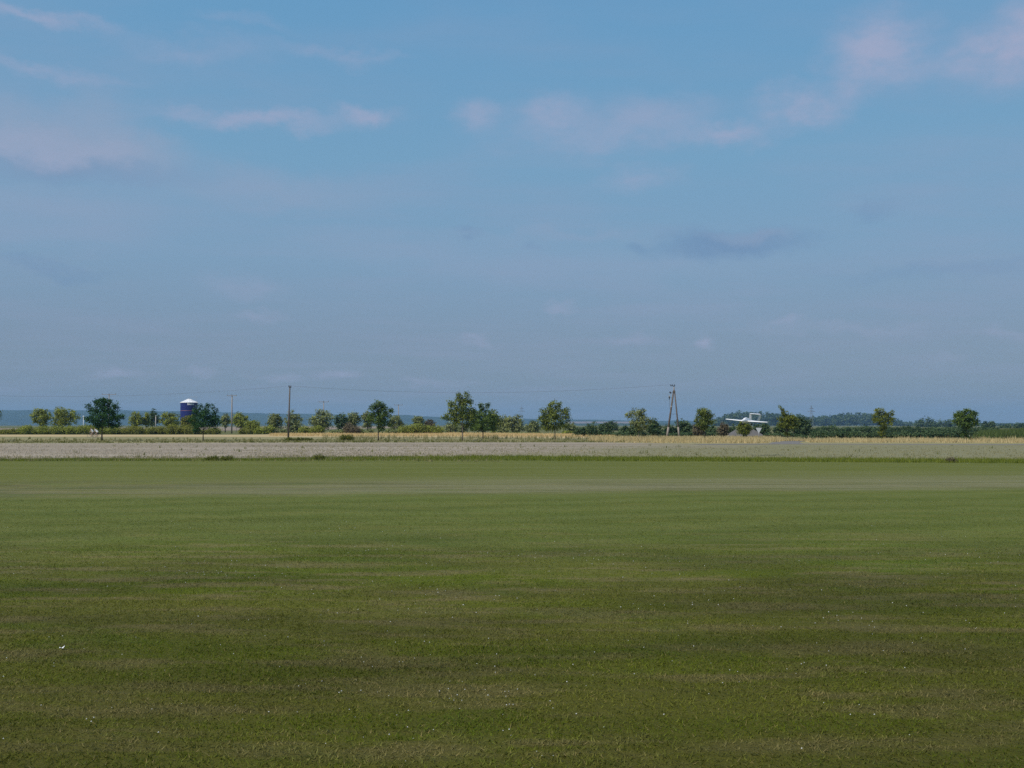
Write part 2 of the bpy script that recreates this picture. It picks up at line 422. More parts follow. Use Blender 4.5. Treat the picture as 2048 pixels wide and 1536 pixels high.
hills('hills', [(-900, 824), (-300, 816), (0, 821), (140, 820), (260, 821.5), (420, 823), (560, 827), (690, 829), (820, 830.5), (880, 834),
                (1000, 836), (1080, 838), (1250, 841), (1400, 842), (1700, 845), (2048, 849), (2950, 849.5)], 7400, 900, 3.0, HILL, 11)
hills('low_hills', [(-900, 850.5), (860, 850.5), (960, 847.5), (1040, 846.5), (1140, 847), (1290, 847), (1420, 848), (1560, 851), (2950, 851)], 4600, 260, 2.0, HILL, 12)
mb = MB()                                         # pale stubble patch on the far slope
a0 = [at(1128, 847.0, 6480), at(1290, 847.0, 6480), at(1270, 843.2, 6560), at(1132, 843.0, 6560)]
mb.add([p - Vector((0, 0, 0.0)) for p in a0], [(0, 1, 2, 3)])
SLOPE = mat_field('slope_stubble', (0.20, 0.145, 0.11), (0.25, 0.185, 0.14), s1=0.01, s2=0.05)
tag(mb.build('slope_field', SLOPE), kind='structure')

# ------------------------------------------------------------------ haze: one box of pale air over the whole plain
HZ, t = mat_new('haze_air')
t.n.remove(t.bsdf)
pv = t.new('ShaderNodeVolumePrincipled')
pv.inputs['Color'].default_value = (0.35, 0.61, 0.89, 1)
pv.inputs['Density'].default_value = 1.0e-4
pv.inputs['Anisotropy'].default_value = 0.0
t.l.new(pv.outputs[0], t.out.inputs['Volume'])
mb = MB(); mb.box((0, 4200, 79), (18800, 10600, 160))
tag(mb.build('haze', HZ), kind='stuff')

# ------------------------------------------------------------------ foliage
def unit(n, r):
    d = r.normal(size=(n, 3)); return d / np.linalg.norm(d, axis=1, keepdims=True)
def leaves(centres, per, spread, size, r, flatten=0.8, clump_tone=None, out=0.75):
    """Leaf-sized diamonds gathered round clump centres."""
    n = len(centres) * per
    C = np.repeat(centres, per, axis=0) + r.normal(size=(n, 3)) * spread * np.array([1, 1, flatten])
    mid = centres.mean(axis=0); ext = centres.std(axis=0) + .05
    o_ = (C - mid) / ext; o_ /= np.linalg.norm(o_, axis=1, keepdims=True) + 1e-6
    nr = unit(n, r) + out * (o_ + np.array([0, 0, .45])); nr /= np.linalg.norm(nr, axis=1, keepdims=True)
    a = np.cross(nr, unit(n, r)); a /= np.linalg.norm(a, axis=1, keepdims=True) + 1e-9
    b = np.cross(nr, a)
    L = size * r.uniform(.55, 1.35, (n, 1)); Wd = L * r.uniform(.45, .75, (n, 1))
    V = np.stack([C - a * L * .5, C + b * Wd * .5, C + a * L * .5, C - b * Wd * .5], axis=1).reshape(-1, 3)
    ct = r.uniform(0, 1, len(centres)) if clump_tone is None else clump_tone
    tone = np.clip(np.repeat(ct, per) + r.normal(size=n) * .15, 0, 1)
    return V, tone
def clumps_in(blobs, n, r, hollow=2.4):
    vol = np.array([(b[3] * b[4] * b[5]) ** (2 / 3) for b in blobs]); vol = vol + .03 * vol.max(); k = r.multinomial(n, vol / vol.sum())
    out = []
    for b, m in zip(blobs, k):
        d = unit(m, r); rad = r.uniform(0, 1, (m, 1)) ** (1 / hollow)
        out.append(np.array(b[:3]) + d * rad * np.array(b[3:6]))
    return np.concatenate(out)

M = {
 'deep':  mat_leaf('leaf_deep_green',  (0.013, 0.048, 0.018), (0.062, 0.138, 0.043), .3),
 'dark':  mat_leaf('leaf_dark_green',  (0.025, 0.062, 0.018), (0.161, 0.224, 0.050), .35),
 'mid':   mat_leaf('leaf_mid_green',   (0.042, 0.073, 0.020), (0.259, 0.301, 0.070), .4),
 'yell':  mat_leaf('leaf_yellow_green', (0.060, 0.080, 0.016), (0.260, 0.290, 0.056), .4),
 'olive': mat_leaf('leaf_olive',       (0.097, 0.117, 0.027), (0.378, 0.416, 0.081), .4),
 'grey':  mat_leaf('leaf_grey_green',  (0.077, 0.100, 0.042), (0.371, 0.404, 0.168), .35),
 'blue':  mat_leaf('leaf_cool_green',  (0.024, 0.058, 0.029), (0.126, 0.176, 0.074), .3),
 'brown': mat_leaf('leaf_copper',      (0.078, 0.062, 0.039), (0.195, 0.163, 0.098), .3),
 'hedge': mat_leaf('leaf_hedge_olive', (0.120, 0.130, 0.024), (0.310, 0.315, 0.075), .4),
 'straw': mat_leaf('blade_straw',      (0.400, 0.310, 0.150), (0.640, 0.520, 0.300), .3),
 'gold':  mat_leaf('blade_gold',       (0.520, 0.370, 0.170), (0.720, 0.560, 0.320), .3),
 'weed':  mat_leaf('blade_weed',       (0.070, 0.090, 0.014), (0.170, 0.180, 0.038), .35),
 'fresh': mat_leaf('blade_fresh',      (0.115, 0.150, 0.018), (0.230, 0.250, 0.045), .4),
 'pale':  mat_leaf('blade_pale',       (0.200, 0.185, 0.085), (0.320, 0.285, 0.145), .3),
 'stub':  mat_leaf('blade_stubble',    (0.330, 0.285, 0.225), (0.520, 0.455, 0.370), .35),
 'maize': mat_leaf('blade_maize',      (0.050, 0.085, 0.024), (0.130, 0.160, 0.048), .3),
}
BARK = mat_plain('bark', (0.060, 0.046, 0.034), .9, .35, 4)
BARKP = mat_plain('bark_pale', (0.19, 0.16, 0.12), .9, .3, 4)
WHITEP = mat_plain('white_paint', (0.78, 0.78, 0.77), .45, .05, 2)

def tree(name, label, x, Y, blobs, mat, seed, n=150, per=16, leaf=.2, spread=.2, trunk=.09, top=None, group=None, cat='tree',
         bark=None, limbs=True, hollow=2.4, lean=0.0, base=0.0, dens=1.5):
    """blobs: crown masses in photo pixels (cx, cy, rx, ry), placed round the trunk in depth."""
    r = np.random.default_rng(seed)
    X0 = (x - 1024) / FPX * Y
    root = empty(name, (X0, Y, base), label, cat, group)
    s = Y / FPX; B = []
    for (cx, cy, rx, ry) in blobs:
        p = at(cx, cy, Y); rr = max(rx, .6 * ry) * s
        B.append((p.x - X0, r.uniform(-.25, .25) * rr, p.z - base, rx * s, rr * .95, ry * s))
    zt = max(b[2] for b in B); zl = min(b[2] - b[5] for b in B)
    mb = MB()
    th = zt * .92
    pts = [(lean * (k / 6) ** 1.5 + r.normal() * .02 * th * (k > 1) * .25, r.normal() * .012 * th * (k > 1), th * k / 6) for k in range(7)]
    mb.tube([(pts[0][0], pts[0][1], -.05)] + pts[1:], [trunk * (1.25 if k == 0 else 1 - .82 * k / 6) for k in range(7)], 7)
    C = clumps_in(B, int(n * dens), r, hollow)
    if limbs:
        for q in C[r.permutation(len(C))[:26]]:
            h0 = min(max(zl * .95, q[2] - .45 * np.hypot(q[0], q[1]) - .3), th * .95); h0 = max(h0, .05 * th); k = h0 / th * 6; i = min(int(k), 5); f = k - i
            p0 = Vector(pts[i]).lerp(Vector(pts[i + 1]), f); p2 = Vector(q); pm = p0.lerp(p2, .55) + Vector((0, 0, .10 * (p2 - p0).length))
            mb.tube([p0, pm, p2], [trunk * .42 * (1 - .6 * h0 / th), trunk * .22, trunk * .08], 5)
    mb.build('trunk', bark or BARK, root, True)
    V, tone = leaves(C, per, spread, leaf, r)
    fast_mesh('crown', V, 4, M[mat], tone, root)
    return root

def auto_blobs(x0, x1, y0, y1, seed, k=6):
    """A few overlapping lobes that fill a crown's box with an uneven outline."""
    r = np.random.default_rng(seed + 900); cx, cy, w_, h_ = (x0 + x1) / 2, (y0 + y1) / 2, (x1 - x0) / 2, (y1 - y0) / 2
    w_ *= 1.1; h_ *= 1.08
    out = [(cx, cy, w_ * .70, h_ * .70)]
    for i in range(k):
        a = 2 * math.pi * (i + r.uniform(0, .8)) / k; q = r.uniform(.46, .62); e = r.uniform(.34, .48)
        out.append((cx + math.cos(a) * w_ * q, cy - math.sin(a) * h_ * q, w_ * e, h_ * e))
    return out

RT = 'young trees planted along the road'
tree('roadside_tree', 'broad deep green tree standing beside the two cyclists', 205, gd(882), [
    (204, 812, 20, 14), (196, 803, 9, 8), (208, 800, 7, 6), (213, 805, 9, 8), (186, 822, 12, 9), (177, 813, 5, 7), (222, 822, 14, 12), (231, 812, 6, 9),
    (205, 832, 26, 14), (183, 840, 12, 8), (229, 838, 14, 9), (242, 833, 8, 4), (203, 846, 20, 8), (222, 851, 14, 5), (196, 852, 8, 4), (237, 851, 5, 3)], 'deep', 1, 300, 17, .22, .17, .1, group=RT)
tree('roadside_tree', 'dark green tree overlapping the right side of the blue silo', 407, gd(882), [
    (410, 828, 17, 12), (402, 814, 6, 7), (414, 816, 5, 8), (426, 814, 3, 7), (394, 822, 8, 6), (431, 822, 4, 4), (388, 838, 9, 9), (408, 842, 18, 11),
    (428, 838, 11, 10), (397, 850, 14, 8), (424, 848, 11, 7), (391, 858, 7, 6), (437, 843, 5, 7), (430, 856, 3, 3)], 'deep', 2, 215, 16, .21, .17, .08, group=RT)
tree('roadside_tree', 'mid green tree with narrow peak and outstretched right limb, right of the lone pole', 757, gd(882), [
    (757, 808, 9, 8), (748, 816, 9, 8), (766, 815, 8, 8), (758, 826, 15, 11), (743, 834, 8, 9), (772, 830, 10, 9), (783, 821, 5, 4), (760, 842, 14, 11), (772, 846, 9, 8), (762, 857, 8, 7), (738, 838, 4, 5)],
    'dark', 3, 200, 16, .21, .17, .09, group=RT)
tree('roadside_tree', 'tallest roadside tree with a ragged twin peaked crown', 925, gd(882), [
    (918, 794, 8, 8), (933, 793, 7, 8), (925, 803, 14, 8), (941, 804, 5, 6), (906, 810, 10, 7), (899, 804, 4, 4), (924, 819, 20, 11), (903, 824, 10, 7),
    (942, 821, 9, 8), (893, 834, 11, 5), (909, 836, 12, 9), (930, 834, 18, 12), (944, 840, 8, 12), (915, 845, 9, 6), (935, 850, 9, 7)], 'mid', 4, 285, 16, .22, .18, .1, group=RT, bark=BARKP)
tree('roadside_tree', 'dense rounded dark green tree touching the tallest tree on its right', 966, gd(877.5), [
    (966, 818, 10, 9), (960, 812, 4, 5), (975, 812, 5, 5), (952, 828, 14, 11), (978, 827, 10, 9), (966, 838, 24, 14), (948, 850, 15, 10), (982, 842, 13, 11), (967, 855, 24, 9), (985, 856, 9, 8), (945, 858, 8, 5), (992, 838, 5, 7)],
    'dark', 5, 300, 16, .24, .19, .1, group=RT)
tree('roadside_tree', 'evenly round green tree standing alone right of the tree pair', 1110, gd(879.5), [
    (1108, 808, 7, 7), (1099, 813, 7, 7), (1116, 814, 9, 8), (1110, 824, 18, 11), (1090, 826, 11, 9), (1131, 824, 9, 9), (1087, 840, 11, 10), (1110, 840, 20, 13), (1132, 837, 10, 11), (1093, 854, 10, 8), (1124, 853, 12, 8), (1108, 856, 10, 6)],
    'mid', 6, 270, 16, .23, .19, .08, group=RT)
tree('roadside_tree', 'sparse yellowish tree with sky gaps left of the A shaped mast', 1277, gd(882), [
    (1270, 822, 12, 8), (1284, 822, 8, 8), (1260, 830, 9, 9), (1278, 832, 12, 9), (1287, 840, 12, 9), (1263, 842, 8, 7), (1276, 848, 14, 9), (1291, 850, 10, 8), (1281, 857, 12, 7), (1300, 842, 4, 6)],
    'grey', 7, 150, 14, .21, .15, .05, group=RT, bark=BARKP)
tree('roadside_tree', 'compact green tree just right of the A shaped mast', 1409, gd(880.5), [
    (1408, 824, 12, 7), (1419, 829, 9, 9), (1400, 824, 6, 6), (1405, 836, 14, 9), (1394, 842, 6, 5), (1420, 842, 9, 8), (1407, 848, 14, 8), (1409, 856, 8, 5)], 'mid', 8, 175, 16, .21, .17, .06, group=RT)
t9 = tree('roadside_tree', 'small ball crowned tree with white lower trunk under the aeroplane', 1488.5, gd(880), [
    (1488, 852, 12, 8), (1480, 858, 8, 7), (1497, 857, 8, 7), (1488, 864, 12, 6), (1484, 847, 4, 4), (1490, 868, 7, 4)], 'yell', 9, 130, 16, .2, .15, .05, group=RT)
mb = MB(); mb.tube([(0, 0, 0), (0, 0, .95)], [.1, .1], 10); mb.build('trunk_guard', WHITEP, t9, True)
tree('roadside_tree', 'windswept tree with a bare spike leaning up to the left', 1575, gd(878), [
    (1560, 811, 2, 3), (1562, 816, 3, 4), (1565, 821, 4, 4), (1569, 826, 6, 5), (1574, 831, 8, 6), (1578, 838, 11, 6), (1577, 846, 14, 7), (1582, 834, 10, 6), (1563, 838, 9, 4), (1574, 842, 14, 7), (1591, 839, 11, 4), (1560, 849, 7, 4), (1570, 852, 14, 6), (1590, 848, 9, 6), (1582, 856, 12, 4), (1574, 868, 6, 4)],
    'yell', 10, 300, 14, .2, .14, .09, group=RT, lean=-1.15)
tree('roadside_tree', 'bright green tree with leafy shoots all down its trunk', 1765, gd(880), [
    (1760, 823, 10, 7), (1752, 830, 8, 6), (1770, 830, 12, 7), (1784, 827, 4, 8), (1760, 840, 15, 7), (1780, 840, 10, 6), (1749, 840, 6, 6), (1768, 848, 14, 3), (1767, 856, 8, 4), (1764, 866, 8, 5), (1766, 876, 4, 4)],
    'yell', 11, 170, 15, .2, .15, .06, group=RT)
tree('roadside_tree', 'dark mushroom shaped tree with a shrub round its foot at the far right', 1932, gd(882.5), [
    (1933, 822, 8, 5), (1921, 828, 10, 6), (1944, 828, 11, 7), (1911, 832, 6, 4), (1932, 836, 22, 8), (1915, 843, 10, 7), (1950, 842, 10, 8), (1932, 848, 20, 7), (1934, 855, 8, 4), (1931, 868, 6, 6), (1937, 876, 4, 4), (1925, 872, 3, 3)],
    'dark', 12, 240, 16, .21, .16, .06, group=RT)
tree('roadside_tree', 'olive tree mostly cut off by the left picture edge', -22, gd(882), auto_blobs(-50, 4, 806, 850, 13), 'mid', 13, 150, 16, .22, .18, .08, group=RT)

# trees of the field boundary behind the road, left to right: x, crown box, depth, leaf, label
BT = 'trees of the field boundary behind the road'
MIDT = [
 (82, 60, 101, 815, 852, 300, 'olive', 'rounded olive tree rising from the hedge near the left edge'),
 (126, 100, 154, 813, 856, 300, 'olive', 'wider olive tree next to the deep green roadside tree on its left'),
 (274, 258, 284, 822, 854, 310, 'olive', 'airy pale tree with see through crown left of the silo'),
 (293, 283, 299, 822, 854, 312, 'olive', 'slim pale tree joined to the airy tree left of the silo'),
 (306, 296, 318, 820, 854, 330, 'blue', 'narrow dark tree behind the pale concrete post'),
 (342, 319, 362, 823, 856, 300, 'olive', 'dull olive tree touching the left wall of the silo'),
 (373, 360, 393, 826, 858, 285, 'hedge', 'bright olive tree directly in front of the silo'),
 (451, 440, 463, 828, 854, 320, 'grey', 'low grey green tree left of the pole with the pale shaft'),
 (481, 462, 500, 823, 856, 310, 'olive', 'round tree behind the pole with the pale shaft'),
 (549, 533, 568, 824, 862, 272, 'grey', 'small grey green tree with dark foot left of the single pole'),
 (589, 568, 606, 822, 867, 268, 'grey', 'tall tufted tree directly behind the single pole'),
 (645, 618, 669, 816, 862, 272, 'grey', 'broad silvery tree with the small crossarm pole above it'),
 (680, 667, 696, 823, 860, 280, 'blue', 'dark tree on a thin stem right of the broad silvery tree'),
 (706, 692, 722, 824, 858, 290, 'grey', 'upright grey tree behind the brownish round bush'),
 (735, 722, 748, 822, 858, 288, 'grey', 'greyish tree half hidden by the narrow peaked tree'),
 (787, 776, 807, 829, 860, 280, 'grey', 'small tree on the right flank of the narrow peaked tree'),
 (835, 823, 849, 830, 856, 300, 'grey', 'thin grey tree rising behind the yellow green bush'),
 (857, 846, 871, 837, 862, 305, 'brown', 'brownish bushy tree at the right end of the yellow green bush'),
 (902, 889, 918, 842, 866, 285, 'grey', 'grey bushy tree seen under the tallest tree'),
 (922, 914, 938, 846, 868, 290, 'grey', 'pale bushy tree beside the trunk of the tallest tree'),
 (988, 974, 1000, 817, 866, 275, 'olive', 'yellowish tree behind the dense rounded tree'),
 (1005, 994, 1018, 830, 868, 280, 'grey', 'grey tree between the dense rounded tree and the broad grey dome'),
 (1030, 1008, 1050, 830, 870, 268, 'grey', 'broad grey dome shaped tree right of the tree pair'),
 (1066, 1050, 1081, 840, 870, 275, 'grey', 'low grey tree left of the evenly round tree'),
 (1140, 1122, 1156, 845, 871, 270, 'grey', 'low grey tree at the right foot of the evenly round tree'),
 (1180, 1165, 1197, 846, 873, 204, 'blue', 'small cool green tree alone before the far bare slope'),
 (1162, 1148, 1172, 854, 873, 204, 'blue', 'short bush like tree left of the small cool green tree'),
 (1211, 1195, 1228, 843, 874, 212, 'blue', 'dark rounded tree right of the small cool green tree'),
 (1226, 1214, 1237, 841, 868, 420, 'blue', 'hazy tree peeping over the dark rounded tree'),
 (1247, 1236, 1260, 850, 873, 212, 'blue', 'short dark tree left of the sparse yellowish tree'),
 (1270, 1256, 1290, 852, 874, 204, 'blue', 'dark tree mass under the sparse yellowish tree'),
 (1308, 1292, 1322, 838, 874, 196, 'blue', 'dark tree leaning away left of the A shaped mast'),
 (1337, 1321, 1352, 850, 876, 212, 'blue', 'low dark tree between the legs of the A shaped mast'),
 (1370, 1346, 1388, 839, 877, 212, 'blue', 'big dark dome tree behind the right leg of the mast'),
 (1398, 1384, 1412, 846, 874, 196, 'brown', 'copper tinted tree behind the compact green tree'),
 (1424, 1410, 1438, 850, 876, 212, 'blue', 'grey green dome tree right of the compact green tree'),
 (1446, 1434, 1459, 846, 876, 196, 'brown', 'dark copper tree left of the grey shed'),
 (1466, 1456, 1476, 850, 874, 212, 'blue', 'small dark tree behind the left end of the shed'),
 (1526, 1504, 1540, 845, 876, 212, 'blue', 'green tree directly behind the give way sign'),
 (1607, 1580, 1627, 828, 880, 212, 'blue', 'large dark tree behind the windswept tree'),
 (1562, 1545, 1582, 846, 878, 212, 'blue', 'dark bushy tree at the left foot of the windswept tree'),
 (1852, 1828, 1876, 832, 872, 1100, 'blue', 'large round hazy tree left of the mushroom shaped tree'),
 (1888, 1868, 1908, 836, 874, 1120, 'blue', 'second hazy round tree touching the mushroom shaped tree'),
 (1815, 1800, 1834, 856, 876, 330, 'blue', 'low bushy tree left of the large round hazy tree'),
 (1971, 1964, 1977, 843, 862, 620, 'blue', 'slim hazy poplar right of the mushroom shaped tree'),
 (1981, 1976, 1988, 842, 862, 620, 'blue', 'slightly taller hazy poplar left of the maize field'),
 (2010, 1996, 2024, 849, 860, 700, 'blue', 'low dark distant tree behind the maize field'),
 (2037, 2026, 2052, 847, 860, 680, 'blue', 'distant tree at the right picture edge above the maize'),
]
for i, (x, x0, x1, y0, y1, Y, mk, lab) in enumerate(MIDT):
    area = (x1 - x0) * (y1 - y0) / 1400.
    k = max(Y, 240) / 290.
    gb = Y / FPX
    tree('field_tree', lab, x, Y, auto_blobs(x0, x1, y0, max(y1 + 2, y0 + 8), 40 + i, 7), mk, 40 + i, int(150 * max(area, .35) ** .8), 16,
         .40 * k, .27 * k, .16 * k, group=BT, limbs=(Y < 350), hollow=1.9, dens=1.15)

def bush(name, label, x0, x1, ytop, Y, mat, seed, lumps=4, n=120, leaf=.22, cat='bush', group=None, depth=1.2, name_part='foliage', per=13):
    """Low growth from the ground up to photo row ytop."""
    r = np.random.default_rng(seed); s = Y / FPX
    X0 = ((x0 + x1) / 2 - 1024) * s; h = max(at(0, ytop, Y).z, .25); wd = (x1 - x0) * s
    root = empty(name, (X0, Y, 0), label, cat, group)
    B = []
    for k in range(lumps):
        f = (k + .5) / lumps; hh = h * r.uniform(.60, 1.06)
        B.append(((f - .5) * wd, r.uniform(-.3, .3) * depth, hh * .46, wd / lumps * .72, depth, hh * .54))
    C = clumps_in(B, n, r, 2.0); C[:, 2] = np.maximum(C[:, 2], .04)
    sp = min(.16 * h, .3)
    V, tone = leaves(C, per, sp, leaf, r, .8); V[:, 2] = np.maximum(V[:, 2], .0)
    fast_mesh(name_part, V, 4, M[mat], tone, root)
    mb = MB()
    for b_ in B: mb.tube([(b_[0] * .9, b_[1], -.05), (b_[0], b_[1], b_[2])], [.03, .015], 5)
    tag(mb.build('stems', BARK, root), kind='stuff')
    return root
HG = 'hedge sections along the left field'
for (x0, x1, yt, Y, mk, n, lumps, lab) in [
    (-60, 42, 857, 256, 'hedge', 330, 6, 'lowest hedge section at the left picture edge'),
    (38, 120, 851, 254, 'olive', 420, 6, 'dull olive hedge section under the two olive trees'),
    (116, 232, 849.5, 254, 'olive', 560, 7, 'dull olive hedge section behind the two cyclists'),
    (226, 306, 851, 256, 'hedge', 420, 5, 'bright olive hedge section right of the broad deep green tree'),
    (300, 342, 850, 256, 'hedge', 240, 3, 'short bright hedge section below the pale concrete post'),
    (338, 396, 850, 254, 'hedge', 330, 4, 'bright domed hedge section at the foot of the silo'),
    (392, 440, 856, 256, 'hedge', 190, 4, 'low hedge section behind the trunk of the tree before the silo')]:
    bush('hedge', lab, x0, x1, yt, Y, mk, int(x0) + 500, lumps, int(n * 2.0), .27, 'hedge', HG, 2.2)
for (x0, x1, yt, Y, mk, n, lumps, lab) in [
    (480, 505, 856, 262, 'hedge', 120, 2, 'low bright bush right of the pole with the pale shaft'),
    (492, 518, 838, 268, 'olive', 190, 2, 'olive bush rising above the low bright bush'),
    (512, 548, 850, 262, 'olive', 180, 3, 'low olive bush under the small grey green tree'),
    (556, 574, 855, 264, 'grey', 70, 2, 'tiny pale bush left of the single pole'),
    (602, 645, 850, 262, 'olive', 250, 3, 'mounded olive bush right of the single pole'),
    (690, 718, 845, 258, 'brown', 200, 2, 'brownish round bush between the silvery tree and the peaked tree'),
    (660, 692, 857, 262, 'grey', 110, 3, 'low pale bush left of the brownish round bush'),
    (718, 745, 857, 262, 'grey', 100, 3, 'low pale bush right of the brownish round bush'),
    (772, 808, 857, 264, 'grey', 110, 3, 'low pale bush behind the narrow peaked tree'),
    (802, 884, 847, 260, 'olive', 520, 4, 'long yellow green bush sloping down to the right'),
    (1128, 1172, 862, 262, 'olive', 110, 3, 'low olive bush right of the evenly round tree'),
    (1000, 1080, 864, 266, 'grey', 160, 5, 'low grey undergrowth below the broad grey dome tree'),
    (1196, 1330, 864, 206, 'blue', 330, 8, 'dark undergrowth line left of the A shaped mast'),
    (1326, 1462, 864, 208, 'blue', 330, 8, 'dark undergrowth line right of the A shaped mast'),
    (1528, 1600, 866, 200, 'blue', 200, 5, 'dark undergrowth between the road sign and the large dark tree'),
    (1597, 1629, 870, 160, 'blue', 150, 2, 'dark square cut bush beside the road junction'),
    (683, 705, 868.5, 150, 'weed', 110, 2, 'dark green weed bush left of the narrow peaked tree'),
    (572, 586, 874.5, 148, 'weed', 60, 1, 'small olive weed bush below the single pole'),
    (590, 606, 874.5, 148, 'weed', 60, 1, 'small weed bush second from the single pole'),
    (609, 625, 874.5, 149, 'weed', 60, 1, 'small weed bush third from the single pole'),
    (1892, 1908, 915, 62.5, 'brown', 60, 1, 'brown weed clump in the green strip below the mushroom shaped tree'),
    (415, 440, 909, 66, 'weed', 70, 2, 'larger weed clump on the left half of the lawn edge'),
    (444, 464, 911, 66, 'weed', 60, 2, 'smaller weed clump next to the larger one at the lawn edge'),
    (626, 650, 908, 67, 'weed', 70, 2, 'brownish green weed clump at the lawn edge left of centre')]:
    near = Y < 100
    bush('weed_clump' if mk in ('weed',) or near else 'bush', lab, x0, x1, yt, Y, mk, int(x0) + 700, lumps, n if near or Y < 200 else int(n * 1.4),
         .07 if near else (.16 if Y < 200 else .33), 'weeds' if near or mk == 'weed' else 'bush', None, .35 if near else (.7 if Y < 200 else 1.8))
bush('hedge', 'long low green hedge along the road left of the mushroom shaped tree', 1626, 1792, 861, 185, 'blue', 901, 11, 900, .26, 'hedge', None, 1.5)
bush('hedge', 'green hedge reaching the foot of the mushroom shaped tree', 1786, 1950, 861, 186, 'blue', 902, 11, 900, .26, 'hedge', None, 1.5)
bush('hedge', 'distant hazy hedge line below the wood on the right', 1626, 1840, 851.5, 300, 'blue', 903, 14, 900, .42, 'hedge', None, 3)
bush('hedge', 'distant hazy hedge line behind the mushroom shaped tree', 1836, 1990, 852, 300, 'blue', 904, 12, 700, .42, 'hedge', None, 3)

# far-off woods that read as one mass
def wood(name, label, x0, x1, prof, Y, seed, n, per=40):
    r = np.random.default_rng(seed); s = Y / FPX; B = []
    for k in range(n):
        x = x0 + (x1 - x0) * (k + r.uniform(0, 1)) / n
        top = at(x, np.interp(x, [p[0] for p in prof], [p[1] for p in prof]) + r.uniform(-.5, 2.5), Y).z; top = max(top * 1.15, 5.0)
        wd = r.uniform(4, 7) * Y / 1300
        B.append(((x - 1024) * s, Y + r.uniform(-30, 60), top * .5, wd, wd, top * .5))
    C = clumps_in(B, n * 34, r, 3.0); C[:, 2] = np.maximum(C[:, 2], .6)
    V, tone = leaves(C, 10, 1.5, 3.6, r, .7); V[:, 2] = np.maximum(V[:, 2], 0)
    o = fast_mesh(name, V, 4, M['blue'], tone)
    return tag(o, label, 'wood', None, 'stuff')
wood('wood', 'dark blue hazy wood behind the white aeroplane', 1408, 1625, [(1408, 846), (1445, 838), (1462, 828), (1480, 826), (1540, 828), (1600, 833), (1625, 836)], 2300, 21, 70)
wood('wood', 'long dark blue hazy wood behind the bright green tree', 1625, 1835, [(1625, 835), (1660, 834), (1690, 829), (1740, 828), (1770, 833), (1800, 842), (1835, 846)], 2400, 22, 70)
wood('wood', 'low hazy wood stretching to the right picture edge', 1835, 2130, [(1835, 846), (1900, 848), (2000, 851), (2130, 850)], 2300, 23, 80)

# ------------------------------------------------------------------ tall grasses and crops (countless blades)
def blades(name, label, cat, pts, h, wd, mat, seed, per=5, lean=.35):
    r = np.random.default_rng(seed); n = len(pts) * per
    P0 = np.repeat(pts, per, axis=0) + np.c_[r.normal(size=(n, 2)) * .12, np.zeros(n)]
    H = (h if np.isscalar(h) else np.repeat(h, per)) * r.uniform(.55, 1.15, n)
    a = r.uniform(0, 2 * np.pi, n); wv = np.c_[np.cos(a), np.sin(a), np.zeros(n)] * (wd * r.uniform(.6, 1.3, n))[:, None] * .5
    tip = P0 + np.c_[r.normal(size=(n, 2)) * lean * H[:, None] * .5, H]
    V = np.stack([P0 - wv, P0 + wv, tip], axis=1).reshape(-1, 3)
    o = fast_mesh(name, V, 3, M[mat], np.clip(r.normal(.5, .25, n), 0, 1))
    return tag(o, label, cat, None, 'stuff')
def between(ea, eb, n, seed, x0, x1, bias=1.0):
    """n random ground points between two pixel polylines, seen between photo columns x0..x1."""
    r = np.random.default_rng(seed)
    x = r.uniform(x0, x1, n); f = r.uniform(0, 1, n) ** bias
    ya = np.interp(x, [p[0] for p in ea], [p[1] for p in ea]); yb = np.interp(x, [p[0] for p in eb], [p[1] for p in eb])
    da = np.array([gd(v) for v in ya]); db = np.array([gd(v) for v in yb])
    d = da + (db - da) * f
    return np.c_[(x - 1024) / FPX * d, d, np.full(n, .01)]
E0 = [(-200, 923), (600, 922), (1000, 922), (1500, 924), (2300, 929)]
r = np.random.default_rng(77)
p = between(E0, [(-200, 919), (500, 918), (700, 915), (1000, 913), (1500, 918), (2300, 923)], 9000, 1, -150, 2200)
hx = np.interp(p[:, 0] / p[:, 1] * FPX + 1024, [-150, 500, 800, 1000, 2200], [.10, .13, .17, .22, .26]) * r.uniform(.5, 1.2, len(p))
blades('tall_grass', 'strip of fresh green longer grass along the far lawn edge', 'grass', p, hx, .035, 'fresh', 2)
p = between([(-200, 923), (2300, 927)], [(-200, 916), (900, 912)], 900, 3, -150, 1000)
blades('tall_grass', 'scattered straw coloured tufts along the left lawn edge', 'grass', p, .22, .03, 'pale', 4)
p = between([(-200, 887), (700, 885), (1250, 885)], [(-200, 879), (1250, 880)], 3000, 5, -150, 1260)
blades('tall_grass', 'pale olive grass below the roadside trees on the left', 'grass', p, .22, .07, 'pale', 6)
p = between([(-200, 886), (700, 884), (1250, 884)], [(-200, 877), (1250, 878)], 260, 7, -150, 1250)
blades('weeds', 'green weeds scattered in the pale verge on the left', 'weeds', p, .40, .08, 'weed', 8)
p = between([(-200, 886.6), (1250, 884.8)], [(-200, 884.5), (1250, 883.5)], 420, 15, -150, 1250)
blades('weeds', 'dark weeds fringing the far edge of the stubble', 'weeds', p, .28, .09, 'weed', 16)
p = between([(500, 872), (900, 873), (1260, 874)], [(500, 868), (900, 866.5), (1260, 871)], 6000, 9, 540, 1230)
blades('ripe_wheat', 'ripe golden wheat in front of the middle trees', 'wheat', p, .45, .09, 'gold', 10)
p = between([(600, 879), (1260, 880)], [(600, 875), (1260, 876)], 420, 19, 640, 1330)
blades('tall_grass', 'thin pale grass stalks before the golden wheat', 'grass', p, .8, .07, 'pale', 20)
p = between([(1230, 886), (1540, 887), (1560, 885), (2300, 887)], [(1230, 878), (1540, 881), (1640, 881), (2300, 880)], 6200, 11, 1130, 2250)
